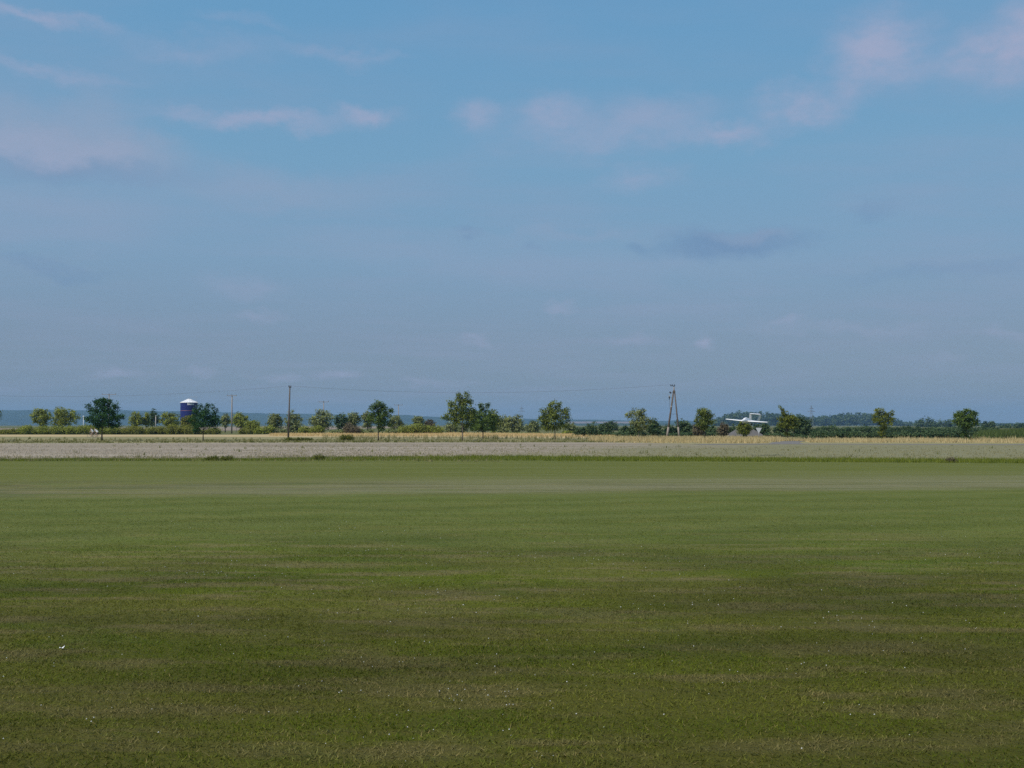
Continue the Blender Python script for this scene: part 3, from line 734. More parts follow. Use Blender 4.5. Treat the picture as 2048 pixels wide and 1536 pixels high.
px_, py_ = p[:, 0] / p[:, 1] * FPX + 1024, HORIZ + CAMH * FPX / p[:, 1]
p = p[(np.random.default_rng(2).uniform(size=len(p)) < np.clip((px_ - 1180) / 160, 0, 1))]; px_, py_ = p[:, 0] / p[:, 1] * FPX + 1024, HORIZ + CAMH * FPX / p[:, 1]
p = p[~((px_ > 1536) & (px_ < 1612) & (py_ > 882.5))]
blades('tall_grass', 'dry straw grass bordering the road on the right', 'grass', p, .72 * np.clip(.55 + .28 * np.sin(p[:, 0] * .9) * np.sin(p[:, 0] * .23 + 1) + np.random.default_rng(4).normal(size=len(p)) * .22, .2, 1.2), .08, 'straw', 12)
p = between([(1140, 884), (1560, 884)], [(1140, 877), (1560, 877)], 2400, 13, 1180, 1560)
blades('tall_grass', 'dry olive grass around the foot of the A shaped mast', 'grass', p, .6, .09, 'straw', 14)
p = between([(-200, 917), (700, 914), (1250, 913)], [(-200, 888), (700, 886), (1250, 887)], 4500, 25, -150, 1250, 1.4)
p = p[np.random.default_rng(6).uniform(size=len(p)) < np.clip((1180 - (p[:, 0] / p[:, 1] * FPX + 1024)) / 420, 0, 1)]
blades('stubble_stalks', 'short grey brown stubble stalks on the bare field at left', 'stubble', p, .11, .05, 'stub', 26, 4, .6)
p = between([(300, 917), (1000, 912), (2300, 922)], [(700, 890), (1500, 893), (2300, 893)], 4500, 27, 500, 2200, 1.4)
blades('regrowth', 'thin pale green regrowth on the right half of the far field', 'grass', p, .10, .05, 'pale', 28, 3, .6)
p = between([(-200, 917), (2300, 921)], [(-200, 889), (2300, 893)], 55, 29, -150, 2200)
blades('weeds', 'single dark weeds standing in the far stubble field', 'weeds', p, .28, .06, 'weed', 30, 6)
# maize on the right: tall leafy rows
r = np.random.default_rng(5); rows = []
for j in range(46):
    Yr = 172 + j * 1.9
    xa = (1950 + 0.12 * (Yr - 172) - 1024) / FPX * Yr; xs = np.arange(xa, xa + 60, .42) + r.normal() * .2
    rows.append(np.c_[xs, np.full(len(xs), Yr) + r.normal(size=len(xs)) * .1, np.zeros(len(xs))])
p = np.concatenate(rows); hh = np.clip(1.1 + (p[:, 0] - p[:, 0].min()) * 0.0 + (p[:, 0] / p[:, 1] * FPX - 930) * .006, .9, 1.75)
blades('maize_field', 'dark green maize field filling the right picture edge', 'maize', p, hh, .16, 'maize', 17, 5, .45)

# mown grass near the camera: overlapping patches of blades
def patch_mesh(seed, n=950):
    r = np.random.default_rng(seed)
    P0 = np.c_[r.uniform(-.62, .62, (n, 2)), np.zeros(n)]
    H = r.uniform(.010, .030, n); a = r.uniform(0, 2 * np.pi, n)
    wv = np.c_[np.cos(a), np.sin(a), np.zeros(n)] * (r.uniform(.003, .006, n))[:, None]
    tip = P0 + np.c_[r.normal(size=(n, 2)) * .024, H]
    V = np.stack([P0 - wv, P0 + wv, tip], axis=1).reshape(-1, 3)
    me = bpy.data.meshes.new('grass_patch')
    me.vertices.add(len(V)); me.vertices.foreach_set('co', V.astype(np.float32).ravel())
    me.loops.add(len(V)); me.loops.foreach_set('vertex_index', np.arange(len(V), dtype=np.int32))
    me.polygons.add(n); me.polygons.foreach_set('loop_start', np.arange(0, len(V), 3, dtype=np.int32)); me.update(calc_edges=True)
    at_ = me.attributes.new('tone', 'FLOAT', 'POINT'); at_.data.foreach_set('value', np.repeat(np.clip(r.normal(.42, .26, n), 0, 1), 3).astype(np.float32))
    me.materials.append(BLADE)
    return bpy.data.objects.new('grass_patch', me)
def scatter(name, label, cat, pts, protos, smin, smax, mat):
    """One object whose points carry instanced patches (ground cover, too many blades to count)."""
    for k, pr in enumerate(protos):
        sub = pts[k::len(protos)]
        me = bpy.data.meshes.new(name); me.from_pydata([tuple(q) for q in sub], [], [])
        o = bpy.data.objects.new(name, me); COL.objects.link(o); tag(o, label, cat, None, 'stuff')
        ng = bpy.data.node_groups.new('scatter_patches', 'GeometryNodeTree')
        ng.interface.new_socket('Geometry', in_out='INPUT', socket_type='NodeSocketGeometry')
        ng.interface.new_socket('Geometry', in_out='OUTPUT', socket_type='NodeSocketGeometry')
        gi, go = ng.nodes.new('NodeGroupInput'), ng.nodes.new('NodeGroupOutput')
        inst, oi = ng.nodes.new('GeometryNodeInstanceOnPoints'), ng.nodes.new('GeometryNodeObjectInfo')
        rv, rs = ng.nodes.new('FunctionNodeRandomValue'), ng.nodes.new('FunctionNodeRandomValue')
        rv.data_type = 'FLOAT_VECTOR'; rv.inputs[0].default_value = (0, 0, 0); rv.inputs[1].default_value = (0, 0, 6.283)
        rs.data_type = 'FLOAT'; rs.inputs[2].default_value = smin; rs.inputs[3].default_value = smax
        oi.inputs['Object'].default_value = pr
        ng.links.new(gi.outputs[0], inst.inputs['Points']); ng.links.new(oi.outputs['Geometry'], inst.inputs['Instance'])
        ng.links.new(rv.outputs[0], inst.inputs['Rotation']); ng.links.new(rs.outputs[1], inst.inputs['Scale'])
        ng.links.new(inst.outputs[0], go.inputs[0])
        md = o.modifiers.new('scatter', 'NODES'); md.node_group = ng
r = np.random.default_rng(3)
RINGS = [(4.2, 11.4, 950, 'short mown grass blades nearest the camera'), (11.4, 15.0, 640, 'short mown grass blades behind the nearest turf'),
         (15.0, 19.3, 380, 'short mown grass blades in the middle of the near lawn'), (19.3, 24.4, 200, 'short mown grass blades on the greener lawn strip'),
         (24.4, 31.0, 90, 'sparse mown grass blades before the worn runway line')]
for ya, yb, nb, lab in RINGS:
    pts = []
    for Y in np.arange(ya, yb - .01, .72):
        half = .5 * Y * 1.06 + 3.0; xs = np.arange(-half, half, .72)
        pts.append(np.c_[xs + r.uniform(-.18, .18, len(xs)), Y + .36 + r.uniform(-.18, .18, len(xs)), np.full(len(xs), .018)])
    scatter('mown_grass', lab, 'grass', np.concatenate(pts), [patch_mesh(100 + nb, nb)], .85, 1.2, None)

# white clover heads in the lawn
r = np.random.default_rng(8); mb = MB()
cen = [(r.uniform(-9, 9), r.uniform(6.5, 22)) for _ in range(34)] + [(-1.1, 8.9), (-.2, 8.7), (-1.9, 8.6), (.3, 8.8), (-4.5, 8), (3.5, 9)]
for k in range(560):
    if k % 3: cx, cy = cen[r.integers(len(cen))]; x, y = cx + r.normal() * .75, cy + r.normal() * .6
    else: y = r.uniform(5, 24); x = r.uniform(-.56, .56) * y
    q = r.uniform(.003, .0068) * (1 if y < 12 else 1.2); z = .02 + r.uniform(.025, .045)
    mb.add([(x - q, y, z), (x + q, y, z), (x, y - q, z), (x, y + q, z), (x, y, z + q), (x, y, z - q)],
           [(0, 2, 4), (2, 1, 4), (1, 3, 4), (3, 0, 4), (2, 0, 5), (1, 2, 5), (3, 1, 5), (0, 3, 5)])
CLOVER = mat_plain('clover_white', (0.52, 0.52, 0.47), .8, .3, 20)
tag(mb.build('clover_flowers', CLOVER), 'tiny white clover heads dotted over the near lawn', 'clover', None, 'stuff')
# scrap of paper
mb = MB(); g0 = gp(124, 1304)
P_ = [[(-.045 + i * .03, -.02 + j * .02, .045 + .012 * math.sin(i * 2.1 + j) + (.03 if i == 3 else 0)) for j in range(4)] for i in range(4)]
mb.loft([[Vector(q) for q in row] + [Vector(q) + Vector((0, 0, .004)) for q in row[::-1]] for row in P_])
po = mb.build('paper_scrap', WHITEP); po.location = (g0.x, g0.y, .02); po.rotation_euler = (0, 0, .25); po.scale = (.54, .54, .5)
tag(po, 'crumpled white scrap of paper lying on the mown grass at lower left', 'litter')

# ------------------------------------------------------------------ silo
BLUEM = mat_plain('silo_blue_enamel', (0.010, 0.018, 0.125), .4, .12, .6)
GALV = mat_plain('galvanised_steel', (0.36, 0.36, 0.36), .5, .15, 2, .4)
Ys = 335.0; s = Ys / FPX
cx = (378 - 1024) * s; R0 = 16.6 * s; zE = at(0, 805.5, Ys).z; zT = at(0, 798.3, Ys).z
silo = empty('silo', (cx, Ys, 0), 'dark blue cylindrical silo with white conical roof behind the trees', 'silo')
N = 40
ring = lambda rad, z: [Vector((rad * math.cos(2 * math.pi * k / N), rad * math.sin(2 * math.pi * k / N), z)) for k in range(N)]
zB = at(0, 821.5, Ys).z
mb = MB(); lev = [0]
while lev[-1] < zE - 1.2: lev.append(lev[-1] + 1.18)
lev.append(zE)
mb.loft([ring(R0 if i % 2 == 0 or i == len(lev) - 1 else R0 - .012, z) for i, z in enumerate(lev)]); mb.build('body', BLUEM, silo, True)
mb = MB(); mb.loft([ring(R0 + .13, zE - .02), ring(R0 + .13, zE + .06), ring(R0 * .5, zE + (zT - zE) * .52), ring(.45, zT - .03), ring(.42, zT + .1)]); rf = mb.build('roof', WHITEP, silo)
mb = MB()
for k in range(20):
    a = 2 * math.pi * k / 20; c_, s_ = math.cos(a), math.sin(a)
    mb.tube([(c_ * (R0 + .1), s_ * (R0 + .1), zE + .09), (c_ * .47, s_ * .47, zT + .02)], .03, 4)
mb.build('roof_ribs', WHITEP, rf)
RED = mat_plain('silo_red_band', (0.22, 0.085, 0.10), .5, .1, 1)
mb = MB(); mb.loft([ring(R0 + .006, zB - .07), ring(R0 + .014, zB - .07), ring(R0 + .014, zB + .07), ring(R0 + .006, zB + .07)], False); mb.build('band', RED, silo, True)
# lettering too small to read: one tall initial and a row of lower strokes
zl_ = at(0, 808.6, Ys).z; a0 = math.asin((380 - 378) / 16.6); a1 = math.asin(min((391.3 - 378) / 16.6, .99)); K = 8
for k in range(K):
    f0, f1 = k / K, (k + .74) / K; A, Bq = a0 + (a1 - a0) * f0, a0 + (a1 - a0) * f1
    hi = .40 if k == 0 else (.22 if k != 4 else .34); mb = MB(); vs2 = []
    for ang in (A, Bq):
        for z in (zl_ - .26, zl_ + hi):
            for rr in (R0 + .004, R0 + .02): vs2.append((rr * math.sin(ang), -rr * math.cos(ang), z))
    mb.add(vs2, [(1, 5, 7, 3), (0, 2, 6, 4), (0, 4, 5, 1), (2, 3, 7, 6), (0, 1, 3, 2), (4, 6, 7, 5)])
    mb.build('letter', WHITEP, silo)
mb = MB(); zr = at(0, 793.8, Ys).z; xr_ = 16.2 * s
mb.tube([(.1, 0, zT), (.25, 0, zr), (xr_, -.2, zr + .02), (xr_ + .05, -.3, zE - .1)], .05, 6); mb.tube([(xr_ + .05, -.3, zE), (xr_ + .25, -.35, 0)], .06, 6)
mb.tube([(-1.2 * s, 0, zT - .05), (-.5 * s, 0, zr)], .03, 5)
mb.build('filling_pipe', GALV, silo)

# ------------------------------------------------------------------ poles, mast, cables
WOOD = mat_plain('weathered_pole_wood', (0.105, 0.085, 0.070), .9, .35, 2)
WOODP = mat_plain('pale_pole_wood', (0.26, 0.22, 0.18), .9, .25, 2)
CONC = mat_plain('pale_concrete', (0.30, 0.285, 0.26), .9, .15, 2)
INSU = mat_plain('insulator_dark', (0.035, 0.03, 0.028), .3, .1, 5)
WIRE = mat_plain('cable_metal', (0.08, 0.085, 0.09), .6, .1, 3)
PG = 'wooden power poles'
def pole(label, x, ytop, Y, arm_px, mat, rad=.13, end_on=False, lean=0.0):
    X0 = (x - 1024) / FPX * Y; h = at(0, ytop, Y).z
    o = empty('power_pole', (X0, Y, 0), label, 'power pole', PG)
    mb = MB(); mb.tube([(-lean, 0, -.1), (-lean * .5, 0, h * .5), (0, 0, h)], [rad * 1.2, rad, rad * .8], 10); mb.build('post', mat, o, True)
    wdt = arm_px * Y / FPX
    mb = MB(); d = (0.12, 2.0, .11) if end_on else (wdt, .12, .11); mb.box((0, -rad - .02 if not end_on else 0, h - .12), d); cb = mb.build('crossarm', mat, o)
    for k in (-1, 0, 1):
        mb = MB(); px_ = (0, .95 * k) if end_on else (wdt * .46 * k, -rad - .02)
        zz = h + (.03 if k == 0 else 0)
        mb.loft([[Vector((px_[0] + rr * math.cos(q * 1.0472), px_[1] + rr * math.sin(q * 1.0472), zz - .06 + z)) for q in range(6)] for rr, z in ((.03, 0), (.07, .06), (.05, .12), (.07, .17), (.03, .25))])
        mb.build('insulator', INSU, cb)
    return o, h
PY = 186.0
p3, h3 = pole('tall weathered wooden pole standing alone in front of the middle trees', 579.5, 773, PY, 8, WOOD, .14, True, lean=.22)
pole('wooden pole with wide crossarm behind the broad deep green tree', 218, 788, 268, 29, WOODP, .13)
pole('pale shafted wooden pole right of the silo', 464, 790.5, 275, 20, WOODP, .17)
pole('short looking pole with crossarm above the broad silvery tree', 647.5, 803, 305, 20, WOODP, .13)
pole('faint distant pole with crossarm right of the narrow peaked tree', 797, 809.5, 355, 18, WOODP, .13)
# A-shaped mast
Ya = 180.0; s = Ya / FPX; xa = (1348 - 1024) * s
am = empty('double_pole_mast', (xa, Ya, 0), 'A shaped double wooden power mast right of centre', 'power mast')
zc = at(0, 783, Ya).z; zt = at(0, 772, Ya).z
for dxp, rr in ((-14.5, .19), (9.8, .15)):
    mb = MB(); p0 = Vector((dxp * s, .2 if dxp < 0 else -.2, -.1)); p1 = Vector((-.35 * s if dxp < 0 else 1.2 * s, 0, zc + .2))
    mb.tube([p0, p0.lerp(p1, .5), p1], [rr, rr * .85, rr * .68], 10); lg = mb.build('leg', WOOD, am, True)
    mb = MB(); q0, q1 = p0.lerp(p1, .012), p0.lerp(p1, .24); mb.tube([q0, q1], [rr + .008, rr * .94 + .008], 10); mb.build('lit_sleeve', WOODP, lg, True)  # paler sleeve puts the lit lower part of the leg into the colour
    if dxp < 0:
        mb = MB(); q0, q1 = p0.lerp(p1, .655), p0.lerp(p1, .68); mb.tube([q0, q1], [rr * .83, rr * .83], 10); mb.build('marker_plate', CONC, lg)
mb = MB(); mb.tube([(.2 * s, 0, zc - .3), (.2 * s, 0, zt)], [.11, .08], 8); mb.build('top_post', WOODP, am, True)
mb = MB(); mb.box((.2 * s, 0, zc - .05), (.42, .34, .3)); mb.build('joint_block', WOOD, am)
mb = MB(); mb.box((-2.4 * s, -.05, zt + .02), (9.5 * s, .16, .1)); ca = mb.build('crossarm', INSU, am)
for k in (-6.2, -3, 1.5):
    mb = MB(); mb.tube([(k * s, -.05, zt + .07), (k * s, -.05, zt + .3)], [.07, .045], 6); mb.build('insulator', INSU, ca)
mb = MB(); mb.tube([(-9.2 * s, 0, at(0, 783.5, Ya).z), (-5 * s, 0, at(0, 786, Ya).z), (-.5 * s, 0, at(0, 785, Ya).z)], .035, 6); mb.build('side_arm', INSU, am)
mb = MB(); mb.tube([(-8.6 * s, 0, at(0, 783.6, Ya).z), (-6 * s, 0, at(0, 786.6, Ya).z)], [.1, .16], 8); mb.build('switch', INSU, am)
mb = MB(); zq = [at(0, v, Ya).z for v in (790.8, 793, 796, 799.5)]
mb.tube([(-9.3 * s, 0, z) for z in zq], [.05, .13, .1, .04], 8); mb.build('cable_head', INSU, am)
mb = MB(); mb.tube([(-9.2 * s, 0, at(0, 795.5, Ya).z), (-3.8 * s, 0, at(0, 795.3, Ya).z)], .025, 5); mb.tube([(-9.1 * s, 0, zq[-1]), (-8.6 * s, 0, at(0, 815, Ya).z), (-7.2 * s, 0, at(0, 822, Ya).z)], .022, 5); mb.build('down_cable', WIRE, am)
mb = MB(); mb.tube([(-7.6 * s, 0, at(0, 828, Ya).z), (5 * s, 0, at(0, 828, Ya).z)], .02, 5); mb.build('tie_rod', WIRE, am)
def cable(p0, p1, sag, label, group):
    mb = MB(); pts = []
    for k in range(33):
        f = k / 32; q = Vector(p0).lerp(Vector(p1), f); q.z -= sag * 4 * f * (1 - f); pts.append(q)
    mb.tube(pts, .0042, 4); o = mb.build('power_cable', WIRE); tag(o, label, 'cable', group)
X3 = (579.5 - 1024) / FPX * PY; XA = xa + (-3 * s)
for k in (-1, 0, 1):
    cable((X3, PY + .95 * k, h3 + .12), (xa + (-6.2 if k < 0 else (-3 if k == 0 else 1.5)) * s, Ya - .05, zt + .28), at(0, 772, 183).z - at(0, 787, 183).z, 'thin dark cable sagging between the lone pole and the A shaped mast', 'cables from the lone pole to the mast')
    cable((X3, PY + .95 * k, h3 + .12), (X3 - 84, 190 + .95 * k, h3 + .2), at(0, 772, 188).z - at(0, 793, 188).z, 'thin dark cable sagging from the lone pole to the left', 'cables from the lone pole leftwards')
op, hh_ = pole('wooden pole beyond the left picture edge carrying the sagging cables', 1024 + (X3 - 84) / 190 * FPX, 850 - (h3 - CAMH) / 190 * FPX, 190, 8, WOOD, .14, True)
# slanting stay pole, pale posts
def post(name, label, x, y0, Y, rad, mat, cap=None, x1=None):
    X0 = (x - 1024) / FPX * Y; h = at(0, y0, Y).z; o = empty(name, (X0, Y, 0), label, 'post')
    dx_ = 0 if x1 is None else (x1 - x) / FPX * Y
    mb = MB(); mb.tube([(0, 0, -.05), (dx_ * .5, 0, h * .5), (dx_, 0, h)], [rad, rad, rad * .9], 8); mb.build('shaft', mat, o, True)
    mb = MB(); rr = cap or rad * 1.25; mb.loft([[Vector((dx_ + q * math.cos(a_ * .785), q * math.sin(a_ * .785), h + z)) for a_ in range(8)] for q, z in ((rr * .7, -.02), (rr, rr * .5), (rr, rr), (rr * .5, rr * 1.5))]); mb.build('cap', mat, o, True)
post('concrete_post', 'pale concrete post rising from the bright hedge left of the silo', 312, 833, 266, .15, CONC)
post('concrete_post', 'thin white post with knob left of the broad deep green tree', 167.5, 834, 266, .07, WHITEP, .2)
post('marker_post', 'thin pale post just right of the pole with the pale shaft', 473, 840, 330, .08, CONC)
post('stay_pole', 'slanting pale stay pole left of the A shaped mast', 1305, 846, 215, .08, CONC, None, 1300.5)
post('marker_post', 'short white post left of the shrub under the mushroom shaped tree', 1923, 869.5, 155, .04, CONC)
post('marker_post', 'short white post right of the shrub under the mushroom shaped tree', 1938, 871, 156, .04, CONC)
# lattice pylons far away
STEEL = mat_plain('pylon_steel', (0.16, 0.17, 0.18), .6, .1, .2)
def pylon(x, ytop, yarm, arm_px, Y, label):
    X0 = (x - 1024) / FPX * Y; h = at(0, ytop, Y).z; za = at(0, yarm, Y).z; s = Y / FPX
    o = empty('lattice_pylon', (X0, Y, 0), label, 'pylon', 'far lattice pylons'); mb = MB(); wb = h * .09; q = .065
    leg = lambda sx, sy, z: Vector((sx * wb * (1 - .93 * z / h), sy * wb * (1 - .93 * z / h), z)); C4 = ((-1, -1), (1, -1), (1, 1), (-1, 1))
    for c in C4: mb.tube([leg(*c, 0), leg(*c, h)], q, 4)
    zs = [h * v for v in (0, .2, .38, .54, .68, .8, .9)]
    for z0, z1 in zip(zs, zs[1:]):
        for c, d in zip(C4, C4[1:] + C4[:1]): mb.tube([leg(*c, z0), leg(*d, z1)], q * .6, 4); mb.tube([leg(*d, z0), leg(*c, z1)], q * .6, 4)
    mb.build('tower', STEEL, o)
    for z, f in ((za, 1.0), (za + h * .14, .6)):
        mb = MB(); a_ = arm_px * s * .5 * f; mb.tube([(-a_, 0, z), (0, 0, z + .5), (a_, 0, z)], [.12, .2, .12], 4); mb.tube([(-a_, 0, z), (0, 0, z + 1.6), (a_, 0, z)], .1, 4); mb.build('crossarm', STEEL, o)
pylon(1043, 811, 823, 14, 1500, 'faint lattice pylon between the tree pair and the evenly round tree')
pylon(1622.5, 810, 823.5, 15, 1150, 'faint lattice pylon beside the large dark tree on the right')

# ------------------------------------------------------------------ grey shed
ROOFG = mat_plain('shed_roof_grey', (0.110, 0.102, 0.092), .85, .12, 1)
WALLG = mat_plain('shed_wall', (0.110, 0.105, 0.098), .9, .12, 1)
Yh = 205.0; s = Yh / FPX; xh = (1489 - 1024) * s
sh = empty('shed', (xh, Yh, 0), 'low grey shed with sloping roof half hidden by the ball crowned tree', 'shed')
hw, dp, ze, zr = 33 * s, 3.0, at(0, 871.5, Yh).z, at(0, 856.5, Yh).z
mb = MB(); mb.box((0, 0, ze * .5), (2 * hw - .3, 2 * dp - .3, ze)); mb.build('wall', WALLG, sh)
mb = MB(); rw = hw * .42
mb.add([(-hw, -dp, ze), (hw, -dp, ze), (hw, dp, ze), (-hw, dp, ze), (-rw, 0, zr), (rw, 0, zr), (-hw, -dp, ze - .1), (hw, -dp, ze - .1), (hw, dp, ze - .1), (-hw, dp, ze - .1)],
       [(0, 1, 5, 4), (2, 3, 4, 5), (1, 2, 5), (3, 0, 4), (6, 7, 1, 0), (7, 8, 2, 1), (8, 9, 3, 2), (9, 6, 0, 3), (9, 8, 7, 6)])
rf = mb.build('roof', ROOFG, sh)
mb = MB(); mb.tube([(-rw, 0, zr + .02), (rw, 0, zr + .02)], .06, 6); mb.build('ridge', WALLG, rf)
mb = MB(); mb.box((20 * s, -dp + .12, ze * .42), (.9, .06, ze * .8)); mb.build('door', WHITEP, sh)

# ------------------------------------------------------------------ give way sign seen from behind
Yg = 150.0; s = Yg / FPX; xs_ = (1517 - 1024) * s; z1 = at(0, 856.0, Yg).z
sg = empty('traffic_sign', (xs_, Yg, 0), 'grey back of a downward pointing triangular road sign on a post', 'road sign')
SIGN = mat_plain('sign_back_grey', (0.50, 0.52, 0.54), .5, .05, 3)
mb = MB(); mb.tube([(0, .05, -.1), (0, .05, z1 - .06)], .04, 8); mb.build('post', GALV, sg, True)
hwid = 5.9 * s; hgt = hwid * 1.72
tri = [(-hwid, z1), (-hwid + .05, z1 + .03), (hwid - .05, z1 + .03), (hwid, z1), (.03, z1 - hgt), (-.03, z1 - hgt)]
mb = MB(); n = len(tri); mb.add([(x, -.012, z) for x, z in tri] + [(x, .004, z) for x, z in tri], [tuple(range(n))[::-1], tuple(range(n, 2 * n))] + [(i, (i + 1) % n, n + (i + 1) % n, n + i) for i in range(n)])
mb.build('panel', SIGN, sg)
mb = MB(); mb.box((0, .012, z1 - .08), (hwid * 1.2, .012, .03)); mb.box((0, .012, z1 - .3), (hwid * .8, .012, .03)); mb.build('bracket', GALV, sg)

# ------------------------------------------------------------------ white aeroplane flying low
AIRW = mat_plain('aircraft_white', (0.80, 0.80, 0.80), .3, .03, 1)
GLASS = mat_plain('canopy_tint', (0.42, 0.47, 0.55), .12, .1, 3)
RUB = mat_plain('tyre_rubber', (0.02, 0.02, 0.02), .8, .1, 8)
Yp = 76.0; s = Yp / FPX
SP = 82 * s / math.cos(math.radians(24)); pc = at(1493, 842.5, Yp)
ap = empty('aeroplane', pc, 'white twin finned aeroplane with box shaped tail flying low over the field', 'aeroplane')
def wing_ring(x, chord, th, yc, z):
    pr = [(.5, .0), (.3, .75), (-.02, 1.0), (-.3, .62), (-.5, .0), (-.3, -.28), (.0, -.42), (.3, -.35)]   # y forward is -Y
    return [Vector((x, yc - a * chord, z + b * th * .5)) for a, b in pr]
# local frame: nose towards -Y, span along X
for sd in (-1, 1):
    mb = MB(); mb.loft([wing_ring(sd * SP * f, SP * c_, SP * .036 * k, .01 * SP, SP * (.0 + zf)) for f, c_, k, zf in ((.03, .135, 1.15, .0), (.18, .130, 1.0, .002), (.35, .115, .85, .006), (.485, .10, .7, .010), (.5, .07, .3, .011))][::sd])
    wg = mb.build('wing', AIRW, ap, True)
    mb = MB(); mb.box((sd * SP * .37, SP * .072, SP * .006), (SP * .2, SP * .028, SP * .007)); mb.build('aileron', AIRW, wg)
def pod_ring(y, w_, h_, z): return [Vector((w_ * math.cos(2 * math.pi * k / 14), y, z + h_ * math.sin(2 * math.pi * k / 14))) for k in range(14)]
mb = MB(); mb.loft([pod_ring(SP * y, SP * w_, SP * h_, SP * z) for y, w_, h_, z in ((-.27, .004, .004, .0), (-.25, .018, .016, .002), (-.19, .034, .032, .006), (-.10, .042, .044, .014), (0, .042, .050, .022), (.09, .036, .046, .024), (.15, .024, .030, .024), (.18, .012, .014, .024))])
mb.build('fuselage', AIRW, ap, True)
mb = MB(); mb.loft([pod_ring(SP * y, SP * w_, SP * h_, SP * z) for y, w_, h_, z in ((-.17, .006, .004, .036), (-.13, .024, .020, .044), (-.06, .030, .026, .056), (.01, .024, .020, .062), (.05, .006, .005, .062))])
mb.build('canopy', AIRW, ap, True)
HT = SP * .115
for sd in (-1, 1):
    mb = MB(); mb.tube([(sd * HT * .8, SP * .02, SP * .012), (sd * HT * .8, SP * .25, SP * .016), (sd * HT * .8, SP * .47, SP * .02)], [SP * .014, SP * .011, SP * .008], 8); mb.build('tail_boom', AIRW, ap, True)
    mb = MB(); zb, zt2 = SP * .010, SP * .168
    def fin_ring(f): 
        x = sd * (HT * .8 + HT * .22 * f); z = zb + (zt2 - zb) * f; y0, y1 = SP * (.345 + .055 * f), SP * (.50 + .02 * f)
        return [Vector((x - .015 * SP, (y0 * .6 + y1 * .4), z)), Vector((x, y0, z)), Vector((x + .015 * SP, (y0 * .6 + y1 * .4), z)), Vector((x, y1, z))]
    mb.loft([fin_ring(f) for f in (0, .5, 1)]); fn = mb.build('fin', AIRW, ap)
mb = MB(); mb.loft([[Vector((x, SP * .41, SP * .172)), Vector((x, SP * .45, SP * .183)), Vector((x, SP * .51, SP * .172)), Vector((x, SP * .45, SP * .165))] for x in (-HT * 1.06, 0, HT * 1.06)]); tp = mb.build('tailplane', AIRW, ap)
mb = MB(); mb.box((0, SP * .518, SP * .172), (HT * 1.8, SP * .02, SP * .008)); mb.build('elevator', AIRW, tp)
for sd, yy in ((-1, .03), (1, .03)):
    mb = MB(); mb.tube([(sd * SP * .03, SP * yy, -SP * .01), (sd * SP * .105, SP * yy, -SP * .052)], SP * .008, 6); lg = mb.build('landing_leg', AIRW, ap)
    mb = MB(); X_ = sd * SP * .108; mb.loft([[Vector((X_ + dx_, SP * yy + q * math.cos(k * .5236), -SP * .058 + q * math.sin(k * .5236))) for k in range(12)] for dx_, q in ((-SP * .01, SP * .016), (-SP * .006, SP * .024), (SP * .006, SP * .024), (SP * .01, SP * .016))]); mb.build('wheel', RUB, lg)
mb = MB(); mb.tube([(0, -SP * .2, -SP * .01), (0, -SP * .21, -SP * .06)], SP * .006, 6); lg = mb.build('nose_leg', AIRW, ap)
mb = MB(); mb.loft([[Vector((dx_, -SP * .21 + q * math.cos(k * .5236), -SP * .064 + q * math.sin(k * .5236))) for k in range(12)] for dx_, q in ((-SP * .008, SP * .014), (-SP * .004, SP * .02), (SP * .004, SP * .02), (SP * .008, SP * .014))]); mb.build('wheel', RUB, lg)
mb = MB(); mb.box((0, SP * .195, SP * .024), (SP * .13, SP * .006, SP * .012), Matrix.Rotation(.5, 3, 'Y')); mb.build('propeller', RUB, ap)
ap.rotation_euler = (math.radians(-1), math.radians(4.2), math.radians(-37))

# ------------------------------------------------------------------ cyclists
SKIN = mat_plain('skin', (0.42, 0.25, 0.18), .6, .08, 8)
SHIRT = mat_plain('white_shirt', (0.78, 0.78, 0.78), .8, .05, 6)
SHORT = {'dark': mat_plain('black_shorts', (0.012, 0.012, 0.014), .8, .1, 6), 'slate': mat_plain('slate_shorts', (0.06, 0.07, 0.09), .8, .1, 6)}
HAIR = mat_plain('brown_hair', (0.045, 0.028, 0.018), .8, .2, 20)
def skin_obj(name, pts, edges, mat, parent, root=0, lv=1):
    me = bpy.data.meshes.new(name); me.from_pydata([p[:3] for p in pts], edges, []); o = bpy.data.objects.new(name, me); COL.objects.link(o)
    md = o.modifiers.new('skin', 'SKIN')
    for i, p in enumerate(pts):
        sv = me.skin_vertices[0].data[i]; sv.radius = (p[3], p[3]); sv.use_root = (i == root)
    sb = o.modifiers.new('smooth', 'SUBSURF'); sb.levels = sb.render_levels = lv
    me.materials.append(mat); o.parent = parent
    return o
